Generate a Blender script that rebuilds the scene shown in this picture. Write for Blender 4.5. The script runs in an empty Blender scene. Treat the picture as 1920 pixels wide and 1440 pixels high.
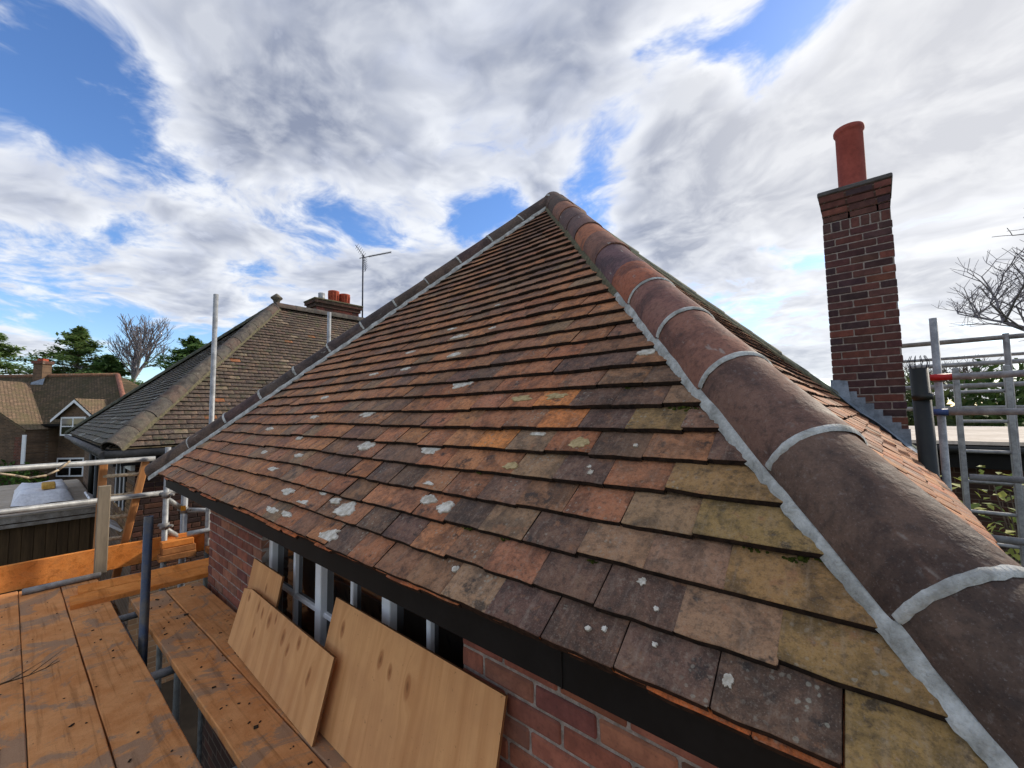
import bpy, math, random
from mathutils import Vector, Matrix, noise
R = math.radians
rnd = random.Random(7)
scene = bpy.context.scene
COL = scene.collection

# ------------------------------------------------------------------ camera
PITCH, ROLL, YAW = .0693, -.0141, .7181
F = Vector((-math.sin(YAW), math.cos(YAW), 0)); Rt = Vector((math.cos(YAW), math.sin(YAW), 0)); Up = Vector((0, 0, 1))
F2 = F*math.cos(PITCH) + Up*math.sin(PITCH); U2 = Up*math.cos(PITCH) - F*math.sin(PITCH)
R3 = Rt*math.cos(ROLL) + U2*math.sin(ROLL); U3 = U2*math.cos(ROLL) - Rt*math.sin(ROLL)
cam = bpy.data.objects.new('camera', bpy.data.cameras.new('camera')); COL.objects.link(cam)
cam.matrix_world = Matrix(((R3.x, U3.x, -F2.x, 0), (R3.y, U3.y, -F2.y, 0), (R3.z, U3.z, -F2.z, 0), (0, 0, 0, 1)))
cam.data.sensor_width = 36; cam.data.lens = 36*783.4/1920; cam.data.clip_start = .02; cam.data.clip_end = 2000
scene.camera = cam

# ------------------------------------------------------------------ node helper
class NT:
    def __init__(s, nt): s.nt = nt
    def __call__(s, typ, ins=None, **props):
        n = s.nt.nodes.new(typ)
        for k, v in props.items(): setattr(n, k, v)
        for k, v in (ins or {}).items():
            sk = n.inputs[k]
            if isinstance(v, bpy.types.NodeSocket): s.nt.links.new(v, sk)
            else: sk.default_value = v
        return n
    def math(s, op, a, b=0.0, clamp=False):
        return s('ShaderNodeMath', {0: a, 1: b}, operation=op, use_clamp=clamp).outputs[0]
    def vm(s, op, a, b=None):
        n = s('ShaderNodeVectorMath', {0: a} if b is None else {0: a, 1: b}, operation=op)
        return n.outputs['Value'] if op in ('LENGTH', 'DOT_PRODUCT', 'DISTANCE') else n.outputs[0]
    def scale(s, a, f): return s('ShaderNodeVectorMath', {0: a, 'Scale': f}, operation='SCALE').outputs[0]
    def noise(s, vec, scale, detail=4, rough=.55, dist=0.0):
        return s('ShaderNodeTexNoise', {'Vector': vec, 'Scale': scale, 'Detail': detail, 'Roughness': rough, 'Distortion': dist}).outputs[0]
    def ramp(s, f, a, b, lo=0.0, hi=1.0, smooth=True):
        return s('ShaderNodeMapRange', {'Value': f, 'From Min': a, 'From Max': b, 'To Min': lo, 'To Max': hi}, interpolation_type='SMOOTHSTEP' if smooth else 'LINEAR').outputs[0]
    def mix(s, f, a, b, mode='MIX'):
        n = s('ShaderNodeMix', data_type='RGBA', blend_type=mode)
        for k, v in ((0, f), (6, a), (7, b)):
            sk = n.inputs[k]
            if isinstance(v, bpy.types.NodeSocket): s.nt.links.new(v, sk)
            else: sk.default_value = v if k == 0 or len(v) == 4 else (*v, 1)
        return n.outputs[2]

def srgb(r, g, b, k=1.0):
    def f(c):
        c /= 255
        return (c/12.92 if c <= .04045 else ((c+.055)/1.055)**2.4)*k
    return (f(r), f(g), f(b))

# ------------------------------------------------------------------ world and sun
SUN = Vector((.30, .86, .50)).normalized()
w = bpy.data.worlds.new('World'); scene.world = w; w.use_nodes = True
w.node_tree.nodes.clear(); n = NT(w.node_tree)
sky = n('ShaderNodeTexSky', sky_type='NISHITA', sun_disc=False, sun_elevation=math.asin(SUN.z), sun_rotation=math.atan2(SUN.x, SUN.y),
        altitude=60, air_density=1.0, dust_density=.3, ozone_density=3.0)
hs = n('ShaderNodeHueSaturation', {'Hue': .509, 'Saturation': 1.16, 'Value': 1.0, 'Color': sky.outputs[0]})
bg1 = n('ShaderNodeBackground', {'Color': hs.outputs[0], 'Strength': .13})
d = n('ShaderNodeTexCoord').outputs['Generated']
sep = n('ShaderNodeSeparateXYZ', {0: d})
den = n.math('ADD', n.math('MAXIMUM', sep.outputs[2], 0.0), .16)
p = n('ShaderNodeCombineXYZ', {0: n.math('DIVIDE', sep.outputs[0], den), 1: n.math('DIVIDE', sep.outputs[1], den), 2: 3.7}).outputs[0]
wob = n('ShaderNodeTexNoise', {'Vector': p, 'Scale': 1.6, 'Detail': 3}).outputs[1]
wv_ = n.vm('SUBTRACT', wob, (.5, .5, .5))
pw = n.vm('ADD', p, n.scale(wv_, .45))
n1 = n.noise(pw, 1.15, 3, .55)
nf = n.noise(pw, 4.2, 5, .62)
nfs = n.noise(n.vm('ADD', pw, (SUN.x*.10, SUN.y*.10, .02)), 4.2, 3, .6)
dw = n.vm('ADD', d, n.scale(wv_, .22))
blobs = [  # direction, radius, amount: where this sky is open and where the cloud is thick
    ((-.853, -.06, .521), .18, -.28), ((-.905, .03, .43), .12, -.22), ((-.60, -.30, .74), .30, -.10), ((-.988, .077, .132), .14, -.16), ((-.95, .24, .17), .12, -.12),
    ((-.658, .617, .431), .09, -.22), ((-.451, .791, .412), .11, -.26), ((-.411, .729, .547), .09, -.20), ((-.80, .42, .42), .10, -.10),
    ((-.265, .71, .652), .09, -.22), ((-.14, .79, .60), .10, -.24), ((-.06, .766, .645), .08, -.18), ((-.167, .944, .286), .16, .13),
    ((-.676, .392, .625), .30, .20), ((-.848, .272, .455), .18, .12), ((-.935, -.03, .35), .10, .20), ((-.954, .15, .26), .14, .10),
    ((-.28, .85, .47), .13, .20), ((.09, .857, .508), .30, .18), ((-.52, .70, .49), .07, .14), ((.30, .86, .45), .40, .14), ((-.75, .60, .25), .20, .12)]
ng = n.noise(pw, 13, 4, .62)
cov = n.math('ADD', n.math('ADD', n1, n.math('MULTIPLY', n.math('SUBTRACT', nf, .5), .62)), n.math('MULTIPLY', n.math('SUBTRACT', ng, .5), .20))
for bd, br, am in blobs:
    bd = Vector(bd).normalized()
    cov = n.math('ADD', cov, n.ramp(n.vm('DISTANCE', dw, tuple(bd)), 0.0, br*1.6, am, 0.0))
dens = n.ramp(cov, .33, .54)
thick = n.ramp(cov, .44, .74)
lit = n.math('ADD', n.math('ADD', n.math('MULTIPLY', n.math('SUBTRACT', nf, nfs), 3.6), n.math('MULTIPLY', n.math('SUBTRACT', ng, .5), .5)), .42, clamp=True)
toward = n.ramp(n.vm('DOT_PRODUCT', d, tuple(SUN)), .70, 1.0)
grey = n.mix(thick, (.45, .475, .54), (.175, .20, .27))
cc = n.mix(n.math('MULTIPLY', lit, n.ramp(thick, 0.0, 1.0, .95, .50)), grey, (.60, .615, .64))
cc = n.mix(n.math('MULTIPLY', toward, .45), cc, (.74, .72, .68))
lowz = n.ramp(sep.outputs[2], .0, .20, .6, 0.0)
cc = n.mix(lowz, cc, (.56, .58, .62))
bg2 = n('ShaderNodeBackground', {'Color': cc, 'Strength': 1.0})
mixs = n('ShaderNodeMixShader', {0: n.math('MULTIPLY', dens, .97), 1: bg1.outputs[0], 2: bg2.outputs[0]})
n.nt.links.new(mixs.outputs[0], n('ShaderNodeOutputWorld').inputs[0])
sun = bpy.data.objects.new('sun', bpy.data.lights.new('sun', 'SUN')); COL.objects.link(sun)
sun.data.energy = 2.4; sun.data.angle = R(4); sun.data.color = (1, .90, .76)
sun.rotation_euler = SUN.to_track_quat('Z', 'Y').to_euler()
vs = scene.view_settings; vs.view_transform = 'Standard'; vs.look = 'None'; vs.exposure = 0.72; vs.gamma = 1
scene.render.engine = 'CYCLES'; scene.cycles.use_denoising = True; scene.cycles.denoising_prefilter = 'NONE'; scene.cycles.max_bounces = 5; scene.cycles.use_adaptive_sampling = True; scene.cycles.adaptive_threshold = .02; scene.cycles.transparent_max_bounces = 6

# ------------------------------------------------------------------ materials
MAT = {}
def mat(name, rough=.8, spec=.3, metal=0.0):
    m = bpy.data.materials.new(name); m.use_nodes = True; t = NT(m.node_tree)
    b = m.node_tree.nodes['Principled BSDF']; b.inputs['Roughness'].default_value = rough
    b.inputs['Specular IOR Level'].default_value = spec; b.inputs['Metallic'].default_value = metal
    MAT[name] = m; return m, t, b
def link(t, a, b): t.nt.links.new(a, b)
def bump(t, b, h, strength=.4, dist=.004):
    link(t, t('ShaderNodeBump', {'Height': h, 'Strength': strength, 'Distance': dist}).outputs[0], b.inputs['Normal'])
def objvec(t, k=31.0):
    c = t('ShaderNodeTexCoord').outputs['Object']; oi = t('ShaderNodeObjectInfo')
    off = t('ShaderNodeCombineXYZ', {0: t.math('MULTIPLY', oi.outputs['Random'], k), 1: t.math('MULTIPLY', oi.outputs['Random'], k*1.7), 2: t.math('MULTIPLY', oi.outputs['Random'], k*.6)}).outputs[0]
    return t.vm('ADD', c, off), oi, c

def plain(name, c1, c2, scale=8, rough=.8, spec=.3, metal=0.0, bs=.3, bd=.003, stretch=None, det=5, fine=.22):
    m, t, b = mat(name, rough, spec, metal); v, oi, c = objvec(t)
    if stretch: v = t.vm('MULTIPLY', v, stretch)
    a = t.noise(v, scale, det, .6); f = t.noise(v, scale*7, 3)
    col = t.mix(t.ramp(a, .32, .68), (*c1, 1), (*c2, 1)); col = t.mix(t.ramp(f, .3, .8, 0, fine), col, (0, 0, 0, 1), 'MIX')
    link(t, col, b.inputs['Base Color']); bump(t, b, t.math('ADD', a, t.math('MULTIPLY', f, .5)), bs, bd); return m

def tile_mat(name, attr, moss=0.0, greyish=0.0):
    m, t, b = mat(name, .82, .25); v, oi, c = objvec(t)
    base = t('ShaderNodeVertexColor', layer_name='Col').outputs[0] if attr else oi.outputs['Color']
    a = t.noise(v, 13, 6, .68, .5); g = t.noise(v, 75, 4, .65); st = t.noise(t.vm('MULTIPLY', v, (70, 9, 20)), 1, 4, .6)
    dark = t.mix(1, base, (.32, .34, .37, 1), 'MULTIPLY')
    col = t.mix(t.ramp(a, .36, .60, .82, 0), base, dark)
    wx = t.mix(.5, base, (.28, .18, .11, 1))
    col = t.mix(t.ramp(a, .54, .72, 0, .8), col, wx)
    col = t.mix(t.ramp(st, .50, .76, 0, .5), col, t.mix(.5, base, (.36, .29, .22, 1)))
    a2 = t.noise(t.vm('ADD', v, (9, 4, 2)), 15, 5, .68)
    col = t.mix(t.ramp(a2, .58, .68, 0, .6), col, (.36, .165, .08, 1))
    col = t.mix(t.ramp(a2, .42, .32, 0, .8), col, (.040, .034, .030, 1))
    pos = t('ShaderNodeNewGeometry').outputs['Position']
    ws = t.noise(pos, 2.6, 5, .62, .5); col = t.mix(t.ramp(ws, .50, .70, 0, .55), col, t.mix(1, col, (.50, .48, .46, 1), 'MULTIPLY')); col = t.mix(t.ramp(ws, .46, .30, 0, .35), col, (.34, .19, .105, 1))
    col = t.mix(t.ramp(g, .46, .72, 0, .55), col, (.05, .040, .033, 1))
    col = t.mix(t.ramp(g, .45, .28, 0, .35), col, (.33, .27, .20, 1))
    vo = t('ShaderNodeTexVoronoi', {'Vector': t.vm('ADD', v, t.scale(t('ShaderNodeTexNoise', {'Vector': v, 'Scale': 60.0}).outputs[1], .012)), 'Scale': 85.0, 'Randomness': 1.0})
    amount = t.ramp(t.noise(v, 5.0, 3), .46, .72)
    pick = t.math('GREATER_THAN', t('ShaderNodeSeparateColor', {0: vo.outputs['Color']}).outputs[0], .58)
    spot = t.math('MULTIPLY', t.math('MULTIPLY', t.ramp(vo.outputs['Distance'], .26, .40, 1, 0), amount), pick)
    col = t.mix(t.math('MULTIPLY', spot, .7), col, (.36, .33, .25, 1))
    gg = t.noise(v, 310, 3, .7); col = t.mix(t.ramp(gg, .52, .70, 0, .5), col, t.mix(1, col, (.35, .33, .32, 1), 'MULTIPLY')); col = t.mix(t.ramp(gg, .44, .30, 0, .32), col, (.42, .33, .25, 1))
    if moss:
        ms = t.noise(t.vm('ADD', v, (1, 5, 2)), 6, 6, .7)
        col = t.mix(t.ramp(ms, .52-moss*.2, .72-moss*.2, 0, .7), col, (.075, .085, .035, 1))
    link(t, col, b.inputs['Base Color'])
    link(t, t.ramp(a, .3, .7, .66, .92), b.inputs['Roughness'])
    h = t.math('ADD', t.math('ADD', t.math('ADD', t.math('MULTIPLY', g, .55), t.math('MULTIPLY', gg, .35)), a), t.math('MULTIPLY', st, .35))
    bump(t, b, h, .75, .0045); return m
tile_mat('clay_tile', False); tile_mat('clay_tile_mass', True)
tile_mat('old_tile', False, .12); tile_mat('old_tile_mass', True, .12)

plain('tile_edge', srgb(62, 48, 40), srgb(38, 31, 28), 60, .95, .1, bs=.6)  # dark tails and sides: algae grime plus painted-in shade for the course lines
def hip_mat(name, moss):
    m, t, b = mat(name, .6, 0.16 if not moss else .08); v, oi, c = objvec(t)
    base = oi.outputs['Color']
    a = t.noise(v, 7, 6, .62, .6); g = t.noise(v, 60, 4); st = t.noise(t.vm('MULTIPLY', v, (6, 30, 30)), 1, 5, .6)
    col = t.mix(t.ramp(a, .34, .60, .85, 0), base, t.mix(1, base, (.36, .36, .39, 1), 'MULTIPLY'))
    col = t.mix(t.ramp(a, .56, .74, 0, .7), col, t.mix(.5, base, (.24, .15, .11, 1)))
    col = t.mix(t.ramp(st, .56, .72, 0, .28), col, (.25, .13, .085, 1))
    col = t.mix(t.ramp(g, .46, .76, 0, .5), col, (.035, .03, .028, 1))
    col = t.mix(t.ramp(g, .42, .26, 0, .3), col, (.28, .25, .22, 1))
    sc = t.noise(t.vm('MULTIPLY', t.vm('ADD', v, (3, 3, 3)), (9, 34, 34)), 1, 2)
    col = t.mix(t.ramp(sc, .68, .74, 0, .5), col, (.38, .35, .30, 1))
    gg = t.noise(v, 260, 3, .7); col = t.mix(t.ramp(gg, .52, .70, 0, .45), col, t.mix(1, col, (.4, .4, .4, 1), 'MULTIPLY')); col = t.mix(t.ramp(gg, .42, .28, 0, .25), col, (.36, .32, .29, 1))
    if moss: col = t.mix(t.ramp(t.noise(v, 9, 5), .44, .66, 0, .5), col, (.14, .13, .10, 1))
    link(t, col, b.inputs['Base Color']); link(t, t.ramp(a, .3, .7, .62, .92), b.inputs['Roughness'])
    bump(t, b, t.math('ADD', a, t.math('MULTIPLY', g, 1.1)), .7, .004); return m
hip_mat('hip_clay', False); hip_mat('hip_old', True)

def brick_mat(name):
    m, t, b = mat(name, .88, .2); v, oi, c = objvec(t)
    base = oi.outputs['Color']; a = t.noise(v, 14, 5, .65); g = t.noise(v, 90, 3)
    col = t.mix(t.ramp(a, .38, .66, .55, 0), base, t.mix(1, base, (.45, .45, .5, 1), 'MULTIPLY'))
    col = t.mix(t.ramp(g, .5, .8, 0, .35), col, (.05, .035, .03, 1))
    link(t, col, b.inputs['Base Color']); bump(t, b, t.math('ADD', a, g), .5, .003); return m
brick_mat('brick')

def brickwall_mat(name, c1, c2, mortar, axes=0):
    m, t, b = mat(name, .9, .2); c = t('ShaderNodeTexCoord').outputs['Object']
    s = t('ShaderNodeSeparateXYZ', {0: c})
    v = t('ShaderNodeCombineXYZ', {0: t.math('ADD', s.outputs[0], s.outputs[1]), 1: s.outputs[2], 2: 0.0}).outputs[0]
    br = t('ShaderNodeTexBrick', {'Vector': v, 'Color1': (*c1, 1), 'Color2': (*c2, 1), 'Mortar': (*mortar, 1), 'Scale': 1.0, 'Mortar Size': .006, 'Brick Width': .225, 'Row Height': .075, 'Bias': 0.0})
    a = t.noise(c, 1.7, 6, .65); col = t.mix(t.ramp(a, .35, .7, 0, .55), br.outputs[0], (.05, .042, .03, 1))
    link(t, col, b.inputs['Base Color']); bump(t, b, t.math('SUBTRACT', 1.0, br.outputs[1]), .6, .006); return m
brickwall_mat('brickwork', srgb(128, 70, 55), srgb(92, 60, 52), srgb(135, 122, 108))
brickwall_mat('brickwork_brown', srgb(122, 96, 74), srgb(96, 76, 60), srgb(124, 112, 98))
brickwall_mat('brickwork_dark', srgb(88, 56, 46), srgb(58, 44, 40), srgb(105, 92, 80))

plain('mortar', srgb(204, 203, 196), srgb(156, 154, 146), 22, .95, .1, bs=1.0, bd=.007)
plain('mortar_old', srgb(120, 112, 90), srgb(86, 84, 66), 30, .95, .1, bs=.8, bd=.004)
plain('wall_mortar', srgb(168, 158, 148), srgb(130, 120, 110), 30, .95, .1, bs=.6)
plain('lichen', srgb(228, 220, 204), srgb(180, 168, 148), 45, .95, .05, bs=.7, bd=.002)
plain('lichen_cream', srgb(200, 176, 130), srgb(160, 138, 96), 60, .95, .05, bs=.7, bd=.002)
plain('moss', srgb(84, 88, 34), srgb(48, 54, 22), 120, .95, .05, bs=1.0, bd=.004)
plain('black_paint', (.006, .006, .006), (.010, .010, .010), 8, .6, .2, bs=.1)
plain('white_paint', srgb(238, 239, 239), srgb(230, 231, 231), 10, .5, .4, bs=.08, fine=.03)
plain('steel', srgb(172, 174, 174), srgb(134, 136, 137), 14, .5, .5, .15, bs=.25, bd=.002)
plain('steel_dull', srgb(150, 148, 144), srgb(116, 112, 110), 14, .6, .5, .1, bs=.25, bd=.002)
plain('steel_blue', srgb(54, 68, 90), srgb(94, 90, 82), 10, .45, .5, .35, bs=.2, bd=.002)
plain('red_paint', srgb(190, 30, 28), srgb(160, 24, 24), 10, .5, .4)
plain('yellow_paint', srgb(225, 160, 40), srgb(200, 130, 30), 10, .5, .4)
plain('blue_paint', srgb(60, 80, 130), srgb(50, 66, 110), 10, .5, .4)
plain('lead', srgb(150, 160, 170), srgb(112, 122, 132), 12, .6, .4, .2, bs=.4, bd=.004)
plain('pot_clay', srgb(168, 84, 70), srgb(150, 72, 60), 5, .75, .3, bs=.15)
plain('pot_dark', srgb(186, 92, 66), srgb(160, 74, 52), 9, .8, .25, bs=.2)
plain('timber', srgb(196, 140, 90), srgb(158, 104, 60), 6, .8, .2, bs=.3, stretch=(1, 1, .15))
plain('grey_timber', srgb(150, 138, 118), srgb(118, 106, 90), 6, .85, .2, bs=.3, stretch=(1, 1, .15))
plain('gutter', srgb(92, 88, 84), srgb(60, 58, 56), 6, .6, .3)
plain('gutter_light', srgb(168, 160, 148), srgb(130, 120, 108), 6, .7, .3)
plain('felt', srgb(186, 172, 152), srgb(168, 154, 134), 2.5, .9, .2)
plain('felt_light', srgb(226, 214, 198), srgb(204, 190, 172), 2.0, .9, .2)
plain('cladding', srgb(98, 78, 54), srgb(74, 58, 40), 3, .85, .2, stretch=(4, 4, .3))
plain('sheet_white', srgb(236, 236, 236), srgb(210, 211, 214), 3, .5, .4, bs=.8, bd=.02)
plain('sponge', srgb(222, 178, 96), srgb(196, 150, 70), 20, .95, .1)
plain('grass', srgb(86, 96, 50), srgb(62, 62, 36), .6, .95, .1, bs=.5, bd=.03)
plain('paving', srgb(50, 44, 38), srgb(34, 30, 26), 1.5, .95, .1)
plain('pipe_black', (.008, .009, .008), (.014, .017, .013), 9, .5, .4, bs=.2)
plain('aerial', srgb(40, 44, 60), srgb(30, 34, 46), 9, .5, .4, .3)
plain('bark', srgb(132, 120, 108), srgb(86, 76, 66), 3, .95, .1)
plain('bark_grey', srgb(150, 144, 146), srgb(112, 106, 110), 3, .95, .1)
plain('twig_bark', srgb(112, 92, 66), srgb(70, 56, 42), 20, .9, .1)
plain('rope', srgb(206, 188, 160), srgb(150, 130, 104), 40, .95, .1)
plain('rubble', srgb(70, 60, 48), srgb(40, 34, 28), 14, .95, .1, bs=.6, bd=.01)
plain('cowl', srgb(120, 112, 96), srgb(70, 66, 60), 10, .8, .3)

def board_mat(name, c1, c2, c3, grain, grey):
    m, t, b = mat(name, .97, .03); v, oi, c = objvec(t)
    gv = t.vm('MULTIPLY', v, grain); gr = t.noise(gv, 1.0, 6, .65, .5)
    a = t.noise(v, 3.6, 8, .70, .8); f = t.noise(v, 42, 5, .75); fd = t.noise(v, 190, 3, .7); a2 = t.noise(t.vm('ADD', v, (4, 9, 1)), 7, 6, .7)
    col = t.mix(t.ramp(a2, .3, .7), (*c1, 1), (*c2, 1))
    col = t.mix(t.ramp(a, .50, .58, 0, grey), col, (*c3, 1))
    col = t.mix(t.ramp(gr, .50, .70, 0, .6), col, t.mix(1, col, (.45, .4, .36, 1), 'MULTIPLY'))
    col = t.mix(t.ramp(f, .58, .76, 0, .5), col, (.09, .06, .04, 1)); col = t.mix(t.ramp(fd, .54, .72, 0, .4), col, t.mix(1, col, (.4, .38, .36, 1), 'MULTIPLY'))
    link(t, col, b.inputs['Base Color'])
    bump(t, b, t.math('ADD', t.math('ADD', t.math('MULTIPLY', gr, .5), f), a2), .6, .004); return m
board_mat('deck_board', srgb(216, 154, 100), srgb(196, 130, 78), srgb(150, 126, 104), (1.2, 26, 26), .74)
board_mat('toe_timber', srgb(224, 146, 78), srgb(204, 122, 58), srgb(180, 118, 72), (14, 1.0, 14), .4)
board_mat('offcut', srgb(180, 122, 76), srgb(140, 94, 60), srgb(104, 76, 54), (14, 1.2, 14), .6)

def ply_mat(name, knots):
    m, t, b = mat(name, .75, .25); v, oi, c = objvec(t, 17)
    wv = t.vm('ADD', c, t.scale(t.vm('SUBTRACT', t('ShaderNodeTexNoise', {'Vector': c, 'Scale': 5.0, 'Detail': 3}).outputs[1], (.5, .5, .5)), .05))
    kd = None
    for kx, ky, rx, ry in knots:
        q = t.vm('LENGTH', t.vm('MULTIPLY', t.vm('SUBTRACT', wv, (kx, ky, 0)), (1/rx, 1/ry, 0)))
        kd = q if kd is None else t.math('MINIMUM', kd, q)
    bend = t('ShaderNodeCombineXYZ', {0: t.ramp(kd, .6, 3.2, .04, 0), 1: 0.0, 2: 0.0}).outputs[0]
    gv = t.vm('MULTIPLY', t.vm('ADD', v, bend), (9, .55, 1)); gr = t.noise(gv, 1.6, 5, .6, .5); fg = t.noise(t.vm('MULTIPLY', v, (190, 6, 1)), 1, 3)
    bl = t.noise(v, 3.2, 4, .6)
    col = t.mix(t.ramp(gr, .30, .70), (*srgb(222, 168, 112), 1), (*srgb(198, 142, 90), 1))
    col = t.mix(t.ramp(bl, .35, .7, 0, .45), col, (*srgb(184, 132, 88), 1))
    col = t.mix(t.ramp(gr, .64, .70, 0, .5), col, (*srgb(166, 106, 58), 1)); col = t.mix(t.ramp(fg, .5, .8, 0, .2), col, (*srgb(176, 122, 78), 1))
    col = t.mix(t.ramp(kd, .7, 1.25, .7, 0), col, (*srgb(162, 104, 60), 1)); col = t.mix(t.ramp(kd, .15, .6, .6, 0), col, (*srgb(112, 70, 42), 1))
    sp = t.noise(v, 60, 3, .7); col = t.mix(t.ramp(sp, .66, .74, 0, .5), col, (*srgb(120, 76, 46), 1))
    link(t, col, b.inputs['Base Color']); bump(t, b, t.math('ADD', gr, fg), .2, .002)
ply_mat('plywood_large', [(.12, .42, .018, .04), (.46, .40, .018, .04), (.53, .38, .014, .032), (.66, .37, .020, .045), (.95, .15, .016, .04)])
ply_mat('plywood_long', [(.12, .30, .018, .03), (.30, .29, .018, .04), (.38, .28, .016, .032), (.50, .27, .02, .045), (.57, .30, .014, .03), (.72, .25, .02, .04), (.80, .22, .016, .034), (.90, .29, .018, .036), (1.08, .20, .016, .04), (.34, .16, .012, .03)])
ply_mat('plywood_small', [(.30, .36, .014, .03), (.12, .2, .012, .02)])
plain('ply_edge', srgb(150, 104, 66), srgb(112, 76, 46), 8, .85, .2, stretch=(1, 1, 30))

m, t, b = mat('glass', .03, 1.0); b.inputs['Base Color'].default_value = (.006, .006, .006, 1)
v, oi, c = objvec(t); bump(t, b, t.noise(c, 3, 2), .03, .01)
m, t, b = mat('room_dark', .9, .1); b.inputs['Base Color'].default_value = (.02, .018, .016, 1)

def roof_far_mat(name, c1, c2, mossc, ax=(.75, .66)):
    m, t, b = mat(name, .92, .15); c = t('ShaderNodeTexCoord').outputs['Object']
    s = t('ShaderNodeSeparateXYZ', {0: c}); along = t.math('ADD', t.math('MULTIPLY', s.outputs[0], ax[0]), t.math('MULTIPLY', s.outputs[1], ax[1]))
    v = t('ShaderNodeCombineXYZ', {0: along, 1: t.math('MULTIPLY', s.outputs[2], 1.42), 2: 0.0}).outputs[0]
    br = t('ShaderNodeTexBrick', {'Vector': v, 'Color1': (*c1, 1), 'Color2': (*c2, 1), 'Mortar': (.03, .026, .02, 1), 'Scale': 1.0, 'Mortar Size': .012, 'Brick Width': .17, 'Row Height': .11})
    a = t.noise(c, 1.4, 7, .7); col = t.mix(t.ramp(a, .40, .62, 0, .8), br.outputs[0], (*mossc, 1))
    a2 = t.noise(c, 5, 6, .7); col = t.mix(t.ramp(a2, .58, .72, 0, .7), col, (.20, .17, .12, 1))
    link(t, col, b.inputs['Base Color']); bump(t, b, t.math('ADD', t.math('SUBTRACT', 1.0, br.outputs[1]), a2), .9, .03); return m
roof_far_mat('mossy_roof', srgb(116, 98, 76), srgb(88, 76, 60), srgb(70, 66, 46))
roof_far_mat('brown_roof', srgb(146, 120, 96), srgb(122, 98, 78), srgb(108, 98, 74))

roof_far_mat('bay_roof', srgb(142, 118, 96), srgb(116, 96, 78), srgb(104, 94, 70), (-.66, .75))
def leaf_mat(name, c1, c2, tr=.25):
    m, t, b = mat(name, .65, .3); c = t('ShaderNodeTexCoord').outputs['Object']
    ge = t('ShaderNodeNewGeometry'); 
    col = t.mix(ge.outputs['Random Per Island'], (*c1, 1), (*c2, 1)); col = t.mix(t.ramp(t.noise(c, .8, 3), .3, .7, 0, .45), col, t.mix(1, col, (.5, .55, .5, 1), 'MULTIPLY'))
    link(t, col, b.inputs['Base Color'])
    tl = t('ShaderNodeBsdfTranslucent', {'Color': col}); mx = t('ShaderNodeMixShader', {0: .4, 1: b.outputs[0], 2: tl.outputs[0]})
    link(t, mx.outputs[0], m.node_tree.nodes['Material Output'].inputs[0])
    return m
leaf_mat('cedar', srgb(104, 134, 80), srgb(158, 176, 108)); leaf_mat('cedar_dark', srgb(88, 124, 74), srgb(130, 156, 94))
leaf_mat('hedge_leaf', srgb(58, 84, 38), srgb(98, 118, 56)); leaf_mat('privet', srgb(52, 82, 36), srgb(92, 122, 54))
leaf_mat('spotted_leaf', srgb(206, 206, 110), srgb(92, 120, 54)); leaf_mat('yew', srgb(70, 84, 48), srgb(104, 112, 62))

# ------------------------------------------------------------------ object helpers
WLOC = {}
def tag(o, label=None, cat=None, group=None, kind=None):
    if label: o['label'] = label
    if cat: o['category'] = cat
    if group: o['group'] = group
    if kind: o['kind'] = kind
    return o
def empty(name, loc, label, cat, group=None):
    o = bpy.data.objects.new(name, None); COL.objects.link(o); o.location = loc; o.empty_display_size = .1
    WLOC[o.name] = Vector(loc); return tag(o, label, cat, group)
def put(o, parent=None, mw=None):
    COL.objects.link(o)
    if parent is not None:
        o.parent = parent
        if parent.name in WLOC: o.matrix_parent_inverse = Matrix.Translation(-WLOC[parent.name])
    if mw is not None: o.matrix_basis = mw
    return o
def basis(O, x, y, z):
    return Matrix(((x.x, y.x, z.x, O.x), (x.y, y.y, z.y, O.y), (x.z, y.z, z.z, O.z), (0, 0, 0, 1)))

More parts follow.
